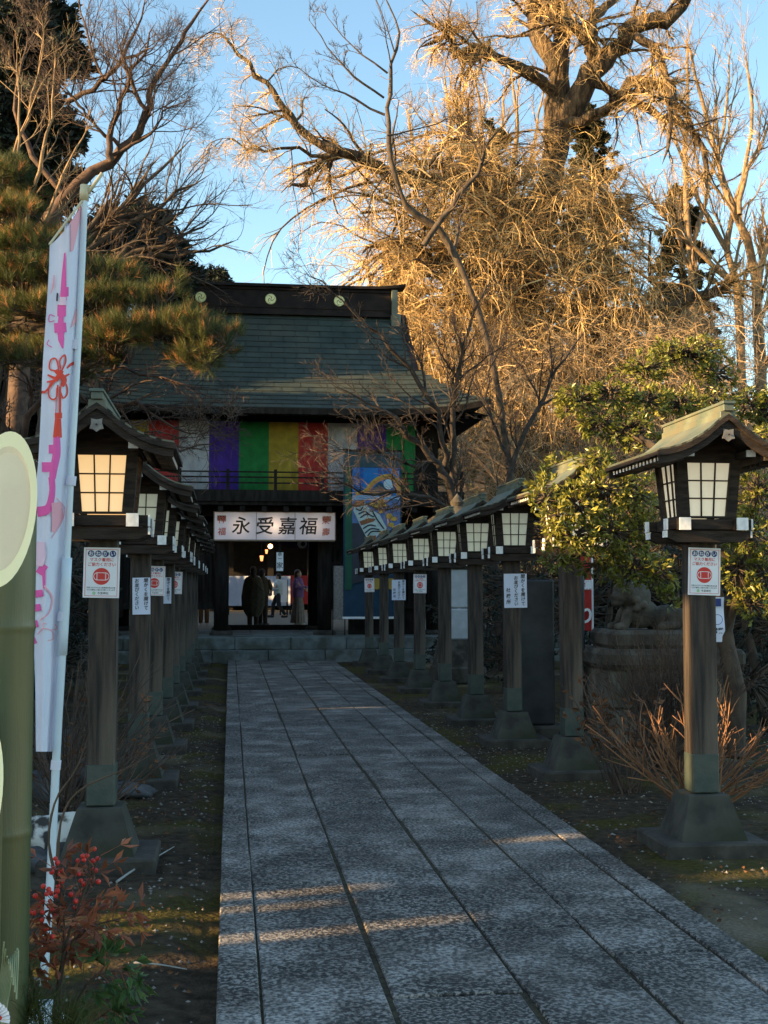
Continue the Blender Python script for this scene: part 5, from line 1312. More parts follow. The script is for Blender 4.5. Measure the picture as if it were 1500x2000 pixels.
# ============ BROADLEAF cloud tree, right ============
cl = []
for px_, py_, rx_, rz_, Yc in [(1340, 690, 75, 28, 12.2), (1260, 720, 45, 28, 12), (1400, 730, 40, 25, 12.2),
    (1130, 780, 42, 26, 11.3), (1190, 765, 42, 25, 11.3), (1260, 780, 50, 28, 11.4), (1170, 825, 40, 28, 11.2), (1230, 840, 50, 40, 11.2), (1330, 790, 50, 30, 11.6), (1400, 790, 45, 30, 11.8), (1460, 790, 40, 28, 12), (1110, 800, 22, 14, 11.2), (1500, 800, 40, 40, 12),
    (1100, 920, 45, 28, 11), (1060, 950, 35, 22, 10.6), (1130, 985, 50, 38, 9.3), (1065, 975, 34, 22, 9.3), (1180, 955, 48, 42, 9.3), (1240, 960, 42, 42, 9.4), (1200, 1040, 58, 48, 9.4), (1120, 1045, 48, 38, 9.3), (1090, 1010, 30, 26, 9.2), (1160, 900, 40, 26, 9.8), (1260, 1040, 40, 45, 9.5), (1240, 1110, 50, 38, 9.4), (1170, 1100, 40, 26, 9.5), (1290, 1120, 30, 36, 9.3), (1310, 1170, 18, 20, 9.2), (1090, 1090, 32, 24, 9.5), (1230, 1010, 30, 30, 9.6),
    (1440, 900, 35, 30, 10), (1480, 960, 40, 50, 10.2), (1460, 1040, 45, 45, 10.3), (1440, 1110, 40, 45, 10.4), (1490, 1120, 35, 50, 10.4), (1470, 1180, 40, 30, 10.4), (1420, 990, 30, 40, 10.5), (1500, 860, 40, 30, 10.5), (1320, 870, 40, 25, 11.2), (1350, 930, 40, 40, 10.6)]:
    k = Yc / 2400; cl.append((at(px_, py_, Yc), (rx_ * k * 1.12, rx_ * k * 1.0, rz_ * k * 1.15)))
clump_tree('broadleaf_tree', 'cloud pruned evergreen tree with glossy sunlit leaves around the right lanterns', gb0(1440, 10.6, 0), cl, None, M['leaf_broad'], 8500, .060, .42, shell=.25, limbs=[
    ([(1440, 1480), (1435, 1330), (1415, 1230), (1440, 1130), (1425, 1000), (1400, 900), (1350, 800)], [10.6, 11.5], [.10, .09, .085, .08, .06, .045, .03], 16, .01),
    ([(1420, 1220), (1370, 1090), (1300, 1050), (1220, 1040), (1140, 1040)], [10.6, 9.6], [.06, .05, .04, .03, .012], 12, .01),
    ([(1430, 1020), (1340, 920), (1270, 870), (1220, 840), (1150, 800)], [10.8, 11.3], [.05, .045, .04, .03, .012], 12, .01),
    ([(1415, 1230), (1455, 1100), (1470, 980)], [10.6, 10.2], [.05, .04, .02], 8, .01), ([(1440, 1100), (1330, 1010), (1240, 960), (1130, 950), (1060, 950)], [10.6, 10], [.05, .04, .03, .02, .01], 12, .01)])
# background hedges: dark evergreen shrubs behind both rows
for i, (px_, py_, Yh, rr, ht) in enumerate([(905, 1230, 22, .7, 1.5), (990, 1200, 19, .8, 2.2), (1160, 1150, 16, .8, 2.6), (1300, 1130, 17, 1.2, 3.0), (1420, 1150, 15, 1.0, 2.6), (1500, 1200, 13.5, .9, 2.4), (1000, 1000, 27, 1.2, 3.4), (1130, 1000, 25, 1.5, 3.6), (1250, 950, 24, 1.6, 4.0), (1380, 950, 22, 1.6, 4.0)]):
    c = at(px_, 1150, Yh); c[2] = 0
    cl = [((c[0] + rs.uniform(-.5, .5) * rr, Yh + rs.uniform(-.3, .3), ht * t), (rr, rr * .8, ht * .22)) for t in (.25, .5, .78)]
    wh = ['just right of the ninth lantern', 'behind the fifth and sixth right lanterns', 'right of the stone tablets', 'behind the stone guardian', 'behind the sunlit evergreen leaves', 'at the right edge', 'beyond the gate wing at its right corner', 'tall one behind the stone tablets', 'tallest one left of the near right lantern', 'tall one behind the near right lantern'][i]
    clump_tree('evergreen_shrub', 'dark evergreen shrub ' + wh, c, cl, None, M['leaf_dark'], 900, .09, .45, 'dark shrubs behind the right row', shell=.3, cat='shrub')
for i, (X_, Yh, rr, ht) in enumerate([(-2.6, 10.5, .7, 1.8), (-2.9, 12.5, .8, 2.3), (-2.6, 14.5, .8, 2.2), (-3.4, 16.5, 1.0, 2.8), (-2.8, 19, .9, 2.4), (-3.6, 21.5, 1.1, 3.0), (-3.0, 24, .9, 2.4), (-4.4, 26, 1.2, 3.2), (-4.2, 13.5, 1.2, 3.2), (-5, 19, 1.4, 3.6)]):
    cl = [((X_ + rs.uniform(-.4, .4) * rr, Yh + rs.uniform(-.3, .3), ht * t), (rr, rr * .8, ht * .22)) for t in (.22, .5, .78)]
    clump_tree('evergreen_shrub', 'dark evergreen shrub behind the left lantern row, ' + ['nearest the banner', 'second beyond the banner', 'behind the second lantern', 'behind the third lantern', 'behind the fourth lantern', 'set back behind the fifth lantern', 'behind the sixth lantern', 'next to the gate wing', 'in the back row near the pine', 'in the back row near the gate'][i], (X_, Yh, 0), cl, None, M['leaf_dark'], 900, .09, .45, 'dark shrubs behind the left row', shell=.3, cat='shrub')
# ------------------------------------------------------------ stone things on the right
M['stele'] = mat('dark_slate', (.02, .022, .025), (.045, .048, .052), 5, .6, .2, 20)
M['stone'] = mat('weathered_stone', (.03, .025, .018), (.075, .062, .045), 6, .95, .6, 25, c3=(.10, .09, .072), scale3=3)
M['stone_pale'] = mat('pale_pitted_stone', (.10, .088, .068), (.20, .175, .135), 4, .95, .5, 30, (1, 1, .5), c3=(.07, .065, .05), scale3=3)
c = at(1062, 1300, 13.2)
s1 = tag(empty('stone_tablet', (c[0] - .08, 13.2, 0)), 'tall dark upright stone tablet, the left and taller face of the two', 'stone tablet', 'stone tablets behind the third lantern')
MB().box(-.22, .19, -.06, .06, .14, 1.72, bev=.02).build('tablet', M['stele'], s1); MB().box(-.4, .32, -.2, .2, 0, .14, bev=.02).build('plinth', M['stone'], s1)
s2 = tag(empty('stone_tablet', (c[0] + .27, 13.0, 0)), 'narrow dark stone post standing right of the wide tablet', 'stone tablet', 'stone tablets behind the third lantern')
MB().box(-.12, .12, -.08, .08, .1, 1.84, bev=.02).build('tablet', M['stele'], s2); MB().box(-.16, .2, -.16, .16, 0, .1, bev=.02).build('plinth', M['stone'], s2)
# low dark basin
c = gnd(1085, 1365)
bs = MB(); bs.frust(0, 0, 0, .34, .34, .2, .4, .24); bs.lathe([(.0, .36), (.26, .36), (.3, .34)], n=16, sy=.6); o = bs.build('stone_basin', M['stele']); o.location = (c[0], 12.3, 0); tag(o, 'low dark stone basin at the foot of the tablets', 'basin')
# stone pillar lantern
c = at(894, 1250, 21)
sl = tag(empty('stone_lantern', (c[0], 21, 0)), 'pale square stone lantern pillar behind the fifth right lantern', 'stone lantern')
q = MB().box(-.42, .42, -.42, .42, 0, .3, bev=.03).frust(0, 0, .3, .75, .38, .38, .3, .3); q.build('carved_base', M['stone'], sl)
PAL = mat('pale_grey_stone', (.36, .38, .39), (.48, .50, .51), 5, .8, .3, 30)
q = MB().box(-.18, .18, -.18, .18, .75, 1.28, bev=.02).box(-.175, .175, -.175, .175, 1.29, 1.95, bev=.02); q.build('shaft', PAL, sl)
q = MB().frust(0, 0, 1.96, 2.1, .2, .2, .36, .36); q.box(-.24, .24, -.24, .24, 2.1, 2.55); q.build('light_box', M['stone'], sl)
q = MB(); n_ = 32; q.lathe([(.2, 2.56), (.62, 2.62), (.64, 2.70), (.45, 2.80), (.2, 2.98), (.1, 3.05), (.13, 3.12), (.0, 3.28)], n=n_)
for k in range(28):
    a = 2 * math.pi * k / 28; q.tube([(.63 * math.cos(a), .63 * math.sin(a), 2.70), (.40 * math.cos(a), .40 * math.sin(a), 2.86)], .028, 5)
q.build('ribbed_cap', M['stone'], sl)
# guardian lion on a tiered pedestal
c = at(1272, 1300, 12.6)
kp = tag(empty('stone_pedestal', (c[0] + .1, 12.7, 0)), 'wide tiered stone pedestal carrying the stone guardian lion', 'pedestal')
q = MB()
for row in range(2):
    x = -.95 - .35 * row
    while x < .95:
        a, b_ = max(x, -.95), min(x + .7, .95)
        if b_ - a > .05: q.box(a * .72 + .004, b_ * .72 - .004, -.5, .5, .0 + row * .40, .39 + row * .40, bev=.02)
        x += .7
q.build('lower_blocks', M['stone_pale'], kp); MB().box(-.76, .76, -.58, .58, .80, 1.0, bev=.05).build('slab_course', M['stone'], kp); MB().box(-.62, .62, -.42, .42, 1.0, 1.19, bev=.04).build('upper_course', M['stone'], kp)
kl = remeshed('guardian_lion', [('e', (-.12, 0, 1.42), (.24, .17, .18)), ('e', (.22, 0, 1.36), (.26, .18, .16)), ('e', (-.28, -.05, 1.66), (.17, .16, .16)), ('e', (-.40, -.10, 1.60), (.09, .10, .075)), ('e', (-.42, -.11, 1.54), (.07, .08, .04)), ('e', (-.30, .10, 1.74), (.05, .04, .07)), ('e', (-.20, -.14, 1.76), (.05, .04, .07)),
    ('e', (-.14, 0, 1.62), (.16, .19, .16)), ('c', (-.28, -.10, 1.42), (-.34, -.12, 1.27), .07, .055), ('c', (-.34, -.12, 1.27), (-.42, -.13, 1.265), .055, .045), ('c', (-.28, .10, 1.42), (-.34, .12, 1.27), .07, .055), ('c', (-.34, .12, 1.27), (-.42, .13, 1.265), .055, .045),
    ('e', (.28, -.14, 1.36), (.16, .08, .12)), ('c', (.26, -.18, 1.29), (.08, -.19, 1.265), .055, .045), ('e', (.28, .14, 1.36), (.16, .08, .12)), ('c', (.26, .18, 1.29), (.08, .19, 1.265), .055, .045), ('c', (.44, 0, 1.38), (.54, 0, 1.54), .07, .06), ('e', (.55, 0, 1.60), (.08, .09, .11)),
    ('e', (-.38, -.17, 1.645), (.018, .018, .018)), ('e', (-.47, -.11, 1.62), (.03, .035, .025)), ('e', (-.2, -.16, 1.58), (.05, .05, .05)), ('e', (-.12, -.17, 1.52), (.05, .05, .05)), ('e', (-.2, -.18, 1.48), (.045, .045, .045))], .012, M['stone'], None, 1)
kl.scale = (.9, .9, .9); kl.location = (c[0] - .02, 12.6, 1.19 - 1.262 * .9 + .03); kl['label'] = 'weathered stone guardian lion crouching on the tiered pedestal'; kl['category'] = 'statue'
# dark board fence behind and low stone wall
wf = tag(empty('board_fence', (6.5, 17.5, 0)), 'dark board fence far behind the guardian lion and the trees on the right', 'fence')
q = MB()
for k in range(49): q.box(-1.3 + k * .2, -1.3 + k * .2 + .192, -.01, .01, .1, 1.7 + .0)
q.build('boards', M['gatewood'], wf); q = MB().box(-1.4, 8.6, -.05, -.011, 1.4, 1.5).box(-1.4, 8.6, -.05, -.011, .35, .45).box(-1.4, 8.6, -.06, .06, 1.7, 1.76)
q.build('rails', M['gatewood'], wf)
# red banner right
def nobori(px0, px1, pt, pb, Y, m, label, texts, group=None, polem=None):
    a, b_ = at(px0, pt, Y), at(px1, pb, Y); r = tag(empty('banner', (b_[0], Y, 0)), label, 'banner', group)
    w_ = b_[0] - a[0]; q = MB(); q.grid([[(x, .02 * math.sin(x * 30 + z * 3), z) for x in np.linspace(-w_, 0, 9)] for z in np.linspace(b_[2], a[2], 12)]); cl_ = q.build('cloth', m, r, smooth=True)
    MB().tube([(.015, 0, -.02), (.015, 0, a[2] + .1)], .014, 8).tube([(.015, 0, a[2] + .05), (-w_, 0, a[2] + .02)], .01, 6).build('pole', M['sheet'], r)
    t = MB()
    for ch, sz, dx, zz in texts: add_text(t, ch, sz, -w_ + dx, -.03, zz - 0, 0, bold=.03)
    if texts: t.build('lettering', M['sheet'], cl_)
    return r
z_ = lambda py, Y: at(1140, py, Y)[2]
nobori(1128, 1155, 1050, 1232, 13.9, M['redc'], 'narrow red banner with white characters on a white pole, right of the second lantern post', [('運', .135, .10, z_(1152, 13.9)), ('り', .21, .085, z_(1215, 13.9))])
# white cloth sign behind near right post
c = at(1400, 1210, 9.0); wsg = tag(empty('hanging_cloth', (c[0], 9.0, c[2])), 'pale cloth sign with a blue mark hanging behind the nearest right lantern post', 'cloth sign')
q = MB(); q.grid([[(x, .01 * math.sin(z * 20), z) for x in np.linspace(-.06, .06 - .02 * (z < -.1), 5)] for z in np.linspace(-.17, .17, 9)]); q.build('cloth', M['sheet_b'], wsg)
q = MB().box(-.03, .03, -.016, -.012, .10, .16, 0); add_text(q, '営業', .045, .0, -.016, -.10, 1, bold=.03); disc(q, .0, -.016, .0, .04, 0, 20, r2=.036); q.build('markings', [M['navy_ink'], M['black']], wsg)
MB().tube([(0, .01, .17), (.02, .01, 1.2)], .004, 4).build('string', M['black'], wsg)
# small lamp-like white bottle beyond
# pruned hydrangea stems and brown shrub
def stems(name, label, px_, Y, n, hgt, spread_, m, lf=None, seed_up=1.0, rad=.008, k2=3):
    c = at(px_, 1150, Y); c[2] = 0; r = tree_obj(name, label, 'shrub', c); a = MB()
    S = c + rng.standard_normal((n, 3)) * [.07, .07, 0]; D = rng.standard_normal((n, 3)) * [spread_, spread_ * .8, .15] + [0, 0, seed_up]
    B = addb(a, grow(S, D, hgt * rng.uniform(.6, 1.1, n), rad, 8, .06, (0, 0, .02), .5), 5)
    S, D, Ln, Rr = sprout(*B, k2, .5, 1, (.3, .7), .28, .8); addb(a, grow(S, D, np.clip(Ln, .05, .25), Rr, 4, .08, (0, 0, .1), .7), 5)
    local(a, r, 'stems', m, True)
    if lf:
        f = MB(); S, D, Ln, Rr = sprout(*B, lf[1], .5, 1, (.4, 1.2), .2, .5); f.add(*leafquads(S, D + [0, 0, -.4], lf[2], .5)); local(f, r, 'leaves', lf[0])
    return r
M['deadleaf'] = leaf_mat('dead_brown_leaf', (.09, .04, .018), (.2, .09, .04), .8, .2)
stems('cut_shrub', 'pruned shrub of bare orange stems fanning out behind the nearest right lantern post', 1350, 8.6, 60, .98, .75, M['twig_orange'], rad=.008, k2=5)
stems('brown_shrub', 'rounded dark brown twiggy shrub before the pedestal', 1300, 10.8, 200, 1.25, .38, M['twig_dark'], (M['deadleaf'], 6, .025), rad=.004, k2=6)
stems('leafy_shrub', 'small shrub with curled brown leaves beside the second right lantern post', 1215, 9.6, 34, .95, .35, M['twig_dark'], (M['deadleaf'], 7, .075), rad=.006)
stems('dry_shrub', 'dry twiggy shrub with pale stems behind the nearest left lantern post', 140, 8.6, 70, 1.0, .6, M['twig_dark'], (M['deadleaf'], 3, .05), rad=.006)
stems('bare_shrub', 'low dark twiggy shrub among rocks between the left lantern posts', 120, 10, 60, 1.2, .5, M['twig_dark'], rad=.006)

# ------------------------------------------------------------ rocks, leaf litter, fallen sticks
M['rock_w'] = mat('white_veined_rock', (.05, .045, .038), (.66, .62, .55), 7, .9, .7, 20, lo=.44, hi=.52); M['rock_d'] = mat('dark_garden_rock', (.02, .02, .022), (.08, .08, .085), 5, .8, .8, 18)
def rock(label, px_, py_, rx, rz, m):
    c = gnd(px_, py_); b = MB(); n, k = 28, 16; G = []
    ph = rng.uniform(0, 6, 6)
    for j in range(k):
        t = math.pi * j / (k - 1) ; g_ = []
        for i in range(n + 1):
            a = 2 * math.pi * i / n; d = np.array([math.sin(t) * math.cos(a), math.sin(t) * math.sin(a), math.cos(t)])
            f = 1 + .16 * math.sin(3 * d[0] + ph[0] + 2 * d[2]) + .13 * math.sin(4 * d[1] + ph[1]) * math.cos(3 * d[2] + ph[2]) + .07 * math.sin(9 * d[0] + ph[3]) * math.sin(8 * d[1] + ph[4])
            g_.append(d * f * [rx, rx * .8, rz])
        G.append(g_)
    b.grid(G); o = b.build('rock', m, smooth=True); o.location = (c[0], c[1], rz * .45); tag(o, label, 'rock', 'garden rocks left of the path')
rock('rounded white veined rock behind the banner pole', 110, 1650, .17, .14, M['rock_w'])
rock('pale rough rock above the white veined one, behind the bamboo', 85, 1560, .16, .14, M['rock_d'])
rock('dark rock at the foot of the nearest left lantern', 150, 1530, .18, .12, M['rock_d'])
rock('long low dark rock behind the nearest left footing', 240, 1555, .22, .07, M['rock_d'])
rock('dark upright rock farther back between banner pole and post', 120, 1480, .16, .2, M['rock_d'])
rock('small dark stone low behind the banner foot', 70, 1700, .13, .08, M['rock_d'])
lt = MB()
n = 5200; X = np.concatenate([rng.uniform(-4, -.1, n // 2), rng.uniform(2.3, 7, n // 2)]); Yl = rng.uniform(3.5, 20, n)
lt.add(*leafquads(np.stack([X, Yl, np.full(n, .022)], 1), np.stack([rng.standard_normal(n), rng.standard_normal(n), rng.uniform(0, .25, n)], 1), .028, .6, .5))
n = 500; X = rng.uniform(0, 2.2, n); Yl = rng.uniform(4, 26, n)
tag(lt.build('leaf_litter', M['deadleaf']), 'scattered small dead leaves on the soil', 'leaf litter', kind='stuff')
gv = MB(); n = 9000; X = np.concatenate([rng.uniform(-4, -.1, n // 2), rng.uniform(2.3, 6, n // 2)]); Yl = rng.uniform(3.5, 16, n); s_ = rng.uniform(.004, .013, n)
oct_ = np.array([(1, 0, 0), (0, 1, 0), (-1, 0, 0), (0, -1, 0), (0, 0, .8)])
V = np.stack([X, Yl, np.full(n, .006)], 1)[:, None] + oct_[None] * s_[:, None, None] * rng.uniform(.6, 1.4, (n, 1, 3)); i = np.arange(n)[:, None] * 5
gv.add(V.reshape(-1, 3), np.concatenate([i + [0, 1, 4], i + [1, 2, 4], i + [2, 3, 4], i + [3, 0, 4]])); M['pebble'] = mat('pebble', (.10, .085, .07), (.24, .21, .18), 8, .9, rvar=.4)
tag(gv.build('gravel', M['pebble']), 'small pebbles and crumbs scattered over the soil', 'gravel', kind='stuff')
def stick(label, pxs, r0, m):
    pts = [gnd(a, b, .02) + [0, 0, h] for a, b, h in pxs]; o = MB().tube(spline(pts, 4), np.linspace(r0, r0 * .4, (len(pxs) - 1) * 4 + 1), 6).build('fallen_stick', m); tag(o, label, 'stick', 'fallen sticks left of the path')
STK = mat('bleached_stick', (.30, .28, .25), (.42, .40, .36), 20, .8)
stick('long pale fallen stick slanting up towards the path', [(228, 1722, 0), (262, 1702, .01), (295, 1680, .0), (340, 1660, .02)], .007, STK)
stick('short pale fallen twig lying level near the kerb', [(262, 1880, 0), (310, 1886, .005), (365, 1893, 0)], .005, STK)

# ------------------------------------------------------------ white banner and pole, left
NY = 4.75
pole_px = [(166, 362), (160, 520), (148, 760), (138, 940), (126, 1190), (114, 1400), (106, 1560), (98, 1720), (85, 1925)]
pp = [at(a, b, NY) for a, b in pole_px]; bz = pp[-1]
nb_ = tag(empty('banner', (bz[0], NY, 0)), 'tall white banner with pink and red brushwork on a leaning white pole, left foreground', 'banner')
off = np.array([bz[0], NY, 0])
def nl(mb): return mb.xf(Matrix.Translation(-Vector(off)))
M['pole'] = mat('glossy_white_pole', (.62, .70, .76), (.56, .64, .70), 3, .3); M['cloth'] = mat('white_banner_cloth', (.80, .80, .90), (.76, .76, .86), 4, .85, .15, 60, transl=.18)
b = MB(); pl_ = spline(pp, 5); n = len(pl_)
i1 = int(n * .52); b.tube(pl_[:i1], .0125, 12); b.tube(pl_[i1 - 1:], .0155, 12); b.tube(pl_[i1 - 3:i1 + 2], .019, 12)
pol = nl(b).build('pole', M['pole'], nb_, smooth=True)
b = MB(); b.frust(*at(85, 1930, NY)[:2], -.01, .10, .10, .06, .03, .03); nl(b).build('foot', M['pole'], nb_)
a0, a1, a2 = at(200, 338, NY - .02), at(166, 385, NY), at(96, 478, NY - .12)
M['rod'] = mat('pale_fibre_rod', (.55, .48, .30), None, rough=.5)
b = MB(); b.tube([a1, a2], .0045, 8); nl(b).build('cross_rod', M['rod'], nb_)
b = MB(); b.tube([a0, a1], .0075, 8); b.tube([at(166, 362, NY), at(164, 392, NY)], .018, 10); nl(b).build('pole_cap', M['rod'], nb_, smooth=True)
# cloth edges in photograph pixels: left and right edge by row
rows = [(478, 97, 158), (520, 96, 157), (600, 91, 153), (700, 84, 149), (800, 80, 145), (900, 75, 141), (980, 67, 138), (1060, 62, 134), (1150, 64, 128), (1250, 66, 122), (1350, 69, 117), (1468, 70, 110)]
G = []; NN = 26
yy = np.linspace(0, 1, 70)
def rowat(py): 
    ys_ = [r[0] for r in rows]; return np.interp(py, ys_, [r[1] for r in rows]), np.interp(py, ys_, [r[2] for r in rows])
def clothpt(u, py, lift=0.0):
    l, r = rowat(py); pyy = py + (1 - min(1, max(0, (py - 478) / 90))) * (-75 * u ** 1.3)
    fold = .035 * math.sin(u * 5.2 + py * .0025) + .02 * math.sin(u * 11 + 1.3 + py * .004) * (py - 400) / 1000 + .004 * math.sin(py * .03 + u * 4)
    return at(l + (r - l) * u, pyy, NY - .10 * (1 - u) + fold - lift)
G = [[clothpt(u, 478 + v * 990) for u in np.linspace(0, 1, NN)] for v in yy]
b = MB(); b.grid(G); clo = nl(b).build('cloth', M['cloth'], nb_, smooth=True)
pm = [mat('banner_' + k, v, None, rough=.85) for k, v in dict(magenta=(.80, .12, .40), red=(.75, .07, .04), pink=(.86, .40, .46), black=(.02, .02, .03), palepink=(.82, .58, .70)).items()]
MG, RD, PK, BK, PP = range(5)
P_ = MB()
def px2u(px_, py): l, r = rowat(py); return (px_ - l) / (r - l)
def cstroke(pts, wd, mi, n=6, lift=.006):
    Q = spline(pts, n); Tn = np.gradient(Q, axis=0); Tn = Tn / np.maximum(np.linalg.norm(Tn, axis=1, keepdims=True), 1e-9); Nm = np.stack([-Tn[:, 1], Tn[:, 0]], 1)
    W = np.interp(np.linspace(0, 1, len(Q)), np.linspace(0, 1, len(np.atleast_1d(wd)) if not np.isscalar(wd) else 2), np.atleast_1d(wd) if not np.isscalar(wd) else [wd, wd])
    G = []
    for s in np.linspace(-.5, .5, 4):
        R = Q + Nm * W[:, None] * s
        G.append([clothpt(min(max(px2u(x, y), 0.0), 1.0), y0_(y, x), lift + .0008 * mi) for x, y in R])
    P_.grid(G, mi)
def y0_(y, x): return max(478, y)
q2 = lambda zx, zy: (50 + zx * 170 / 596, 330 + zy * 570 / 2000)      # zoom of the upper half
q3 = lambda zx, zy: (50 + zx * 170 / 586, 900 + zy * 580 / 2000)      # zoom of the lower half
cstroke([q2(268, 640), q2(262, 760), q2(258, 900)], [3, 9, 14], MG); cstroke([q2(240, 845), q2(295, 845)], 16, MG); cstroke([q2(248, 930), q2(246, 1010)], 17, MG); cstroke([q2(196, 1090), q2(280, 1085)], 19, MG); cstroke([q2(242, 1000), q2(240, 1100), q2(244, 1170), q2(255, 1230)], [9, 14, 12, 3], MG)
cstroke([q2(232, 905), q2(278, 905)], 16, PP); cstroke([q2(380, 400), q2(350, 520), q2(318, 660)], [6, 24, 5], PK); cstroke([q2(350, 960), q2(335, 1040), q2(312, 1085)], [3, 7, 2], PK); cstroke([q2(195, 735), q2(190, 800), q2(172, 855)], [2, 4, 1], PK); cstroke([q2(200, 1010), q2(165, 1000), q2(162, 1045), q2(198, 1040)], 1.8, MG); cstroke([q2(160, 1170), q2(148, 1200), q2(180, 1222)], 1.8, MG)
cstroke([q2(218, 850), q2(214, 905)], 3, BK)
for pts in ([(215, 1385), (165, 1370), (172, 1310), (205, 1300), (222, 1350), (225, 1400)], [(240, 1370), (235, 1310), (268, 1275), (275, 1320), (250, 1380)], [(215, 1440), (165, 1480), (158, 1550), (185, 1580), (212, 1560), (220, 1480)], [(245, 1450), (280, 1480), (285, 1540), (258, 1570), (240, 1530)]):
    cstroke([q2(*p) for p in pts], 3.0, RD)
cstroke([q2(205, 1380), q2(262, 1440), q2(250, 1490)], [8, 12, 8], RD); cstroke([q2(250, 1380), q2(205, 1450)], [8, 9], RD); cstroke([q2(150, 1410), q2(200, 1435)], [3, 6], RD); cstroke([q2(145, 1460), q2(205, 1450)], [3, 6], RD); cstroke([q2(255, 1430), q2(300, 1405)], [6, 3], RD); cstroke([q2(285, 1365), q2(310, 1340), q2(352, 1322)], [3, 5, 7], RD); cstroke([q2(108, 1530), q2(140, 1522), q2(190, 1460)], [6, 4, 4], RD)
cstroke([q2(212, 1500), q2(206, 1680)], 1.6, RD); cstroke([q2(236, 1490), q2(236, 1680)], 4.5, RD); cstroke([q2(200, 1690), q2(250, 1690)], 11, RD); cstroke([q2(222, 1710), q2(218, 1840)], [12, 18], RD)
cstroke([q2(213, 1830), q2(212, 1950), q3(188, 60), q3(180, 120)], [13, 16, 15, 13], MG); cstroke([q2(158, 1920), q2(200, 1920)], 17, MG); cstroke([q3(110, 42), q3(190, 42)], 19, MG); cstroke([q3(175, 110), q3(180, 200), q3(165, 290), q3(140, 330), q3(76, 345)], [13, 12, 14, 18, 20], MG)
cstroke([q3(205, 280), q3(215, 370), q3(185, 480)], [18, 24, 6], PK); cstroke([q3(208, 250), q3(262, 320), q3(240, 420), q3(175, 520)], 1.6, PK); cstroke([q3(100, 545), q3(95, 640), q3(92, 710)], [16, 26, 14], PP)
cstroke([q3(90, 580), q3(88, 640), q3(86, 690)], [8, 16, 6], PK); cstroke([q3(130, 700), q3(88, 760)], [16, 14], MG)
for zy in (900, 995, 1105, 1215): cstroke([q3(46, zy), q3(max(70, 125 - (zy - 850) * .16), zy - 10)], [15, 13], MG)
cstroke([q3(120, 700), q3(125, 860)], [8, 5], MG); cstroke([q3(125, 840), q3(178, 920), q3(160, 1020), q3(95, 1075)], [3, 4, 3, 2], PK); cstroke([q3(80, 1170), q3(120, 1130), q3(180, 1150), q3(185, 1200), q3(150, 1210)], 2, PK); cstroke([q3(120, 1130), q3(118, 1095), q3(145, 1100)], 1.5, PK); cstroke([q3(165, 1140), q3(210, 1130), q3(200, 1100)], 1.5, PK)
nl(P_).build('brushwork', pm, clo)
b = MB()
for a_, b_ in ((148, 665), (140, 930), (123, 1195), (110, 1485)):
    p = at(a_, b_, NY); q = at(a_ - 2, b_ + 18, NY); b.tube([p, q], .019, 10)
b.tube([at(130, 436, NY - .05), at(128, 455, NY - .06)], .006, 6); nl(b).build('cloth_loops', M['cloth'], pol)

# ------------------------------------------------------------ new year bamboo arrangement, close at the left edge
M['bamboo'] = mat('green_bamboo', (.032, .060, .026), (.075, .095, .040), 3, .42, .12, 60, (6, 6, .5), c3=(.15, .125, .05), scale3=1.3)
M['bamboo_cut'] = mat('cut_bamboo_face', (.92, .84, .50), (.86, .77, .45), 6, .6); M['bamboo_in'] = mat('bamboo_inner_skin', (.84, .71, .47), (.72, .60, .40), 5, .6, .1, 30)
YB = 1.9
kd = tag(empty('new_year_bamboo', (-.40, YB, 0)), 'new year arrangement of thick slant cut green bamboo with berries at the left edge', 'arrangement')
def bamboo(cx, cy_, r, zlo, zhi_c, slope, nodes, parent):
    b = MB(); n = 40; A = np.linspace(0, 2 * math.pi, n + 1)[:-1]
    zs = sorted(set([zlo] + [z + d for z in nodes for d in (-.012, -.004, 0, .004, .012)]))
    def rad(z): return r * (1 + sum(.035 * math.exp(-((z - k) / .006) ** 2) - .02 * math.exp(-((z - k + .008) / .004) ** 2) for k in nodes))
    ztop = lambda a: zhi_c + slope * math.sin(a)     # cut faces the camera: low in front, high behind
    G = [[(cx + rad(z) * math.cos(a), cy_ + rad(z) * math.sin(a), z) for a in np.append(A, 0)] for z in zs]
    for t in np.linspace(.2, 1, 5): G.append([(cx + r * math.cos(a), cy_ + r * math.sin(a), zs[-1] + (ztop(a) - zs[-1]) * t) for a in np.append(A, 0)])
    b.grid(G); st_ = b.xf(Matrix.Translation((.40, -YB, 0))).build('bamboo_stalk', M['bamboo'], parent, smooth=True)
    ri = r * .80; b = MB(); b.grid([[(cx + q * math.cos(a), cy_ + q * math.sin(a), zhi_c + slope * math.sin(a) * q / r) for a in np.append(A, 0)] for q in (r, ri)])
    b.xf(Matrix.Translation((.40, -YB, 0))).build('cut_rim', M['bamboo_cut'], st_)
    b = MB(); b.grid([[(cx + ri * math.cos(a), cy_ + ri * math.sin(a), zhi_c + slope * math.sin(a) * .8 - d * (1 if d < .01 else 1)) for a in np.append(A, 0)] for d in (0, .01)])
    b.grid([[(cx + q * math.cos(a), cy_ + q * math.sin(a), zhi_c + slope * math.sin(a) * q / r - .010) for a in np.append(A, 0)] for q in (ri, .0001)]); b.xf(Matrix.Translation((.40, -YB, 0))).build('pith', M['bamboo_in'], st_)
c = at(6, 1000, YB); r_b = 62 * YB / 2400
zc_lo = at(0, 1148, YB - r_b)[2]; zc_hi = at(0, 842, YB + r_b)[2]
bamboo(c[0], YB, r_b, .05, (zc_lo + zc_hi) / 2, (zc_hi - zc_lo) / 2, [.35, .65, .95, at(0, 1625, YB)[2], at(0, 1225, YB)[2]], kd)
c2 = at(-61, 1500, YB - .14)
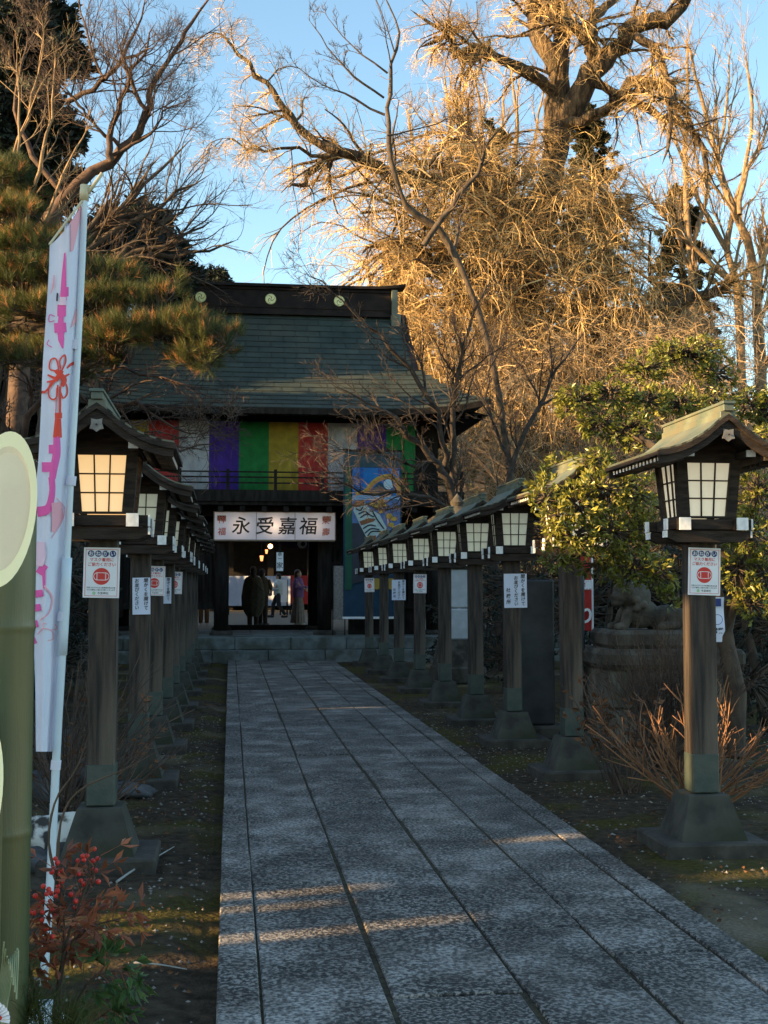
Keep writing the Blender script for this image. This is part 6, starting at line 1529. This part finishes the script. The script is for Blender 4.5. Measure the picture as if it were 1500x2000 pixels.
bamboo(c2[0], YB - .14, r_b * .93, .05, at(0, 1550, YB - .14)[2], (at(0, 1400, YB)[2] - at(0, 1700, YB)[2]) / 2, [.3, .6, .85], kd)
MB().lathe([(.0, .0), (.2, .0), (.21, .25), (.19, .5), (.0, .52)], .0, -.03, 24).build('straw_wrap', mat('straw', (.28, .21, .10), (.40, .31, .16), 30, .9, .5, 60), kd)
# nandina sprigs with red berries, leaves, pine tufts
M['nleaf'] = leaf_mat('nandina_leaf', (.20, .05, .03), (.40, .15, .07), .5, .3, .5); M['nleaf_g'] = leaf_mat('green_nandina_leaf', (.04, .09, .025), (.10, .17, .05), .5, .3); M['berry'] = mat('red_berry', (.62, .03, .025), (.78, .06, .04), 20, .28)
YN = 2.0
NR = Vector(at(110, 1980, YN)); NR.z -= .15
nd = tag(empty('nandina_sprig', NR), 'sprig of red berries and reddish leaves tucked in front of the banner foot', 'plant')
def sp(mb): return mb.xf(Matrix.Translation(-NR))
b = MB(); lines = [[(110, 2150), (105, 1980), (125, 1850), (120, 1760), (105, 1690)], [(110, 2150), (110, 1960), (130, 1840), (165, 1740), (205, 1650)], [(110, 2150), (70, 1950), (45, 1850), (20, 1810)], [(110, 2150), (120, 1900), (160, 1820), (250, 1790)], [(110, 2150), (150, 1960), (200, 1900), (260, 1900)], [(100, 2100), (60, 1900), (20, 1790), (-20, 1700)], [(110, 2150), (180, 2000), (230, 1980)]]
LB = []
for l in lines: P, R = limb(l, YN + rs.uniform(-.05, .08), [.004, .003, .002, .0012], 12); addb(b, (P, R), 6); LB.append((P, R))
for l in ([(95, 1640), (110, 1560), (150, 1500), (185, 1400)], [(120, 1600), (160, 1540), (250, 1500), (320, 1460)]): # thin bare twigs rising behind
    P, R = limb([(110, 1720)] + l, 2.3, [.003, .0025, .002, .0015, .0008], 14); addb(b, (P, R), 6)
berr = [tuple(v) for v in [(184, 1658), (162, 1672), (152, 1681), (170, 1671), (164, 1680), (182, 1681), (191, 1677), (108, 1677), (112, 1685), (104, 1697), (101, 1703), (113, 1707), (121, 1721), (182, 1699), (187, 1700), (154, 1707), (158, 1720), (175, 1718), (192, 1722), (165, 1727), (85, 1731), (95, 1737), (91, 1746), (114, 1731), (112, 1740), (110, 1751), (69, 1750), (83, 1761), (98, 1760), (138, 1747), (148, 1760), (159, 1749), (145, 1773), (119, 1772), (54, 1775), (58, 1782), (67, 1783), (82, 1775), (83, 1782), (102, 1777), (103, 1780), (107, 1789), (82, 1797), (15, 1800), (32, 1806), (25, 1814), (42, 1824), (90, 1814), (103, 1829), (120, 1700), (77, 1768), (100, 1745), (96, 1770)]]
main = np.concatenate([spline([at(x, y, YN) for x, y in l], 8) for l in lines[:3]])
bb = MB(); BP = []
for x, y in berr:
    p = at(x, y, YN + rs.uniform(-.03, .03)); BP.append(p); bb.lathe([(0, -1)] + [(math.sin(a), -math.cos(a)) for a in np.linspace(.3, 2.84, 7)] + [(0, 1)], n=12)
    bb.V[-1] = bb.V[-1] * (.0040 * rs.uniform(.9, 1.1)) + p
    j = main[np.argmin(np.linalg.norm(main - (p - [0, 0, .03]), axis=1))]; b.tube(spline([j, (j + p) / 2 + [0, 0, -.004], p], 3), .0006, 4)
st_ = sp(b).build('stems', M['bark_dark'], nd, smooth=True)
sp(bb).build('berries', M['berry'], nd, smooth=True)
b = MB(); g2 = MB()
for li, (P, R) in enumerate(LB):
    S, D, Ln, Rr = sprout(P, R, 26 if li < 3 else 36, .35, 1, (.6, 1.3), .25, .6)
    Bt = grow(S, D, .035, .0008, 3, .1); addb(b, Bt, 3)
    C = np.repeat(Bt[0][:, -1], 3, 0); Dd = np.repeat(nrm(Bt[0][:, -1] - Bt[0][:, 0]), 3, 0) + rand_unit(len(C)) * .8 + [0, 0, -.3]
    (g2 if li in (4, 6) else b).add(*leafquads(C, Dd, .026, .36, .3))
sp(b).build('red_leaves', M['nleaf'], nd); sp(g2).build('green_leaves', M['nleaf_g'], nd)
b = MB()
for x, y, n_ in ((60, 1960, 240), (130, 1990, 240), (10, 1930, 200), (90, 2040, 240), (170, 2030, 160)):
    c = at(x, y + 25, YN - .1); C = np.repeat(c[None], n_, 0) + rng.standard_normal((n_, 3)) * .010; b.add(*blades(C, rand_unit(n_) + [0, 0, .9], .075, .0007))
o = b.xf(Matrix.Translation(-NR)).build('pine_tuft', M['needle']); o.location = NR; tag(o, 'tufts of green pine needles at the very bottom left corner', 'plant')
b = MB()
for dx in range(9): b.tube(spline([at(-20 + dx * 3, 2020, 1.75), at(2 + dx * 4, 1900 - dx * 6, 1.75), at(8 + dx * 3, 1840 + dx * 14, 1.72)], 4), .0012, 4)
o = b.build('straw_blades', mat('pale_green_straw', (.22, .26, .14), (.30, .32, .2), 20, .7)); tag(o, 'pale grassy straw ends at the left edge above the paper ornament', 'straw')
c = at(2, 1975, 1.7); f = MB(); n_ = 20; f.grid([[(r * math.cos(a), -.004 * (i % 2), r * math.sin(a)) for i, a in enumerate(np.linspace(-.3, 1.9, n_))] for r in (.0, .012, .024)])
disc(f, .004, -.008, .012, .0035, 1, 12); disc(f, .000, -.008, .004, .003, 1, 12); disc(f, .012, -.008, .004, .003, 1, 12)
o = f.build('paper_ornament', [M['sheet'], M['redc']]); o.location = c - np.array([.012, 0, .01]); tag(o, 'corner of a white folded paper ornament with red marks at the bottom left', 'ornament')
# ------------------------------------------------------------ unseen blockers added left of the view to shade the path: office with open slats, cedars
M['screen'] = mat('shade_screen_boards', (.03, .022, .016), (.07, .05, .035), 4, .85, .2, 20)
SL = math.tan(SUN_AZ - math.pi); TE = math.tan(SUN_EL) / math.cos(SUN_AZ - math.pi)
XW = -9.0
def wy(X, Y): return Y + (XW - X) * SL          # where the sun ray through (X,Y) crosses the wall
def wz(X, z): return z + (X - XW) * TE
of = tag(empty('shade_screen', (XW, 6, 0)), 'long dark timber office with open slats, standing left of the path outside the view', 'building')
pa, pb_ = wy(3, 8.4), wy(3, 10.7)
panels = [(-1.6, pa, wz(2.9, 2.32)), (pa, pb_, wz(3.2, 1.75)), (pb_, 24, wz(2.9, 2.72))]
gaps = []   # (y0, y1, z0, z1)
def gap(X, Y, wd, Xa, Xb, z=0.0): yc = wy(X, Y); gaps.append((yc - wd / 2, yc + wd / 2, wz(Xa, z), wz(Xb, z)))  # slots placed so sun streaks fall on path, posts and lantern ends
gap(-.05, 6.38, .14, -1.6, .95); gap(-.05, 6.12, .12, -1.2, .75); gap(-.05, 5.62, .14, -1.4, 1.35)
gap(2.2, 7.72, .14, 1.9, 2.45); gap(2.9, 6.80, .18, 2.66, 4.2); gap(3.2, 6.30, .14, 3.1, 4.6)
gap(.5, 17.45, .14, -.6, 1.9); gap(1.4, 16.2, .10, 1.2, 2.2)
gaps.append((wy(2.86, 7.47), wy(2.86, 7.58), wz(2.8, .38), wz(2.8, 1.56)))
gaps.append((wy(4.1, 8.52), wy(4.1, 9.25), wz(4.1, .35), wz(4.1, 1.05)))
gaps.append((wy(-.84, 7.46), wy(-.84, 7.56), wz(-.8, 1.05), wz(-.8, 1.47)))
gaps.append((wy(-.7, 7.2), wy(-.7, 7.27), wz(-.5, 1.9), wz(-.5, 2.05)))
gaps.append((wy(2.75, 7.2), wy(2.75, 7.28), wz(2.7, 1.88), wz(2.7, 2.06)))
ys_ = sorted(set([p[0] for p in panels] + [24] + [g_[0] for g_ in gaps] + [g_[1] for g_ in gaps]))
q = MB()
for a, b_ in zip(ys_[:-1], ys_[1:]):
    mid = (a + b_) / 2; top = next((p[2] for p in panels if p[0] <= mid < p[1]), 4.7)
    cut = sorted([(g_[2], g_[3]) for g_ in gaps if g_[0] <= mid <= g_[1]])
    z = -.05
    for z0, z1 in cut:
        if z0 > z: q.box(XW, XW + .03, a, b_, z, z0)
        z = max(z, z1)
    q.box(XW, XW + .03, a, b_, z, top)
q.build('slotted_shade_wall', M['screen'], of).location = (-XW, -6, 0)
q = MB()
for a, b_, t in panels: q.add([(XW + .25, a, t - .03), (XW + .25, b_, t - .03), (XW - 1.3, b_, t + .2), (XW - 1.3, a, t + .2), (XW - 1.3, a, t + .26), (XW - 1.3, b_, t + .26)], [(0, 1, 2, 3), (3, 2, 5, 4)])
q.build('roof', M['shingle'], of).location = (-XW, -6, 0)
# unseen cedars added left of the gate to shade it and the courtyard
def grove(name, label, spots, r, n):
    f = MB()
    for X_, Y_, h_ in spots:
        f.tube([(X_, Y_, 0), (X_, Y_, h_ * .6), (X_, Y_, h_ - .4)], [.3, .2, .05], 8, 1)
        z = rng.uniform(.8, h_, n); t = z / h_; rad = r * (1 - t ** 2 * .8) * np.sqrt(rng.random(n)); az = rng.uniform(0, 6.283, n)
        f.add(*leafquads(np.stack([X_ + rad * np.cos(az), Y_ + rad * np.sin(az), z], 1), rand_unit(n) * [1, 1, .4], .9, .7))
    tag(f.build(name, [M['leaf_dark'], M['bark_dark']]), label, 'grove', kind='stuff')
grove('shade_cedars', 'dense grove of dark cedars, added out of view to shade the gate and courtyard', [(-15, 33.5, 12.6), (-16, 31, 13.2), (-15, 28.5, 13.0), (-17, 26, 12.5), (-14.5, 24, 10), (-12.5, 30, 11.0), (-13, 27, 11), (-16, 36, 14.5), (-15.5, 38.5, 14), (-17, 41, 15), (-16, 43.5, 14.5), (-17, 46, 14.5), (-17, 50, 14), (-17, 54, 14)], 2.0, 1500)
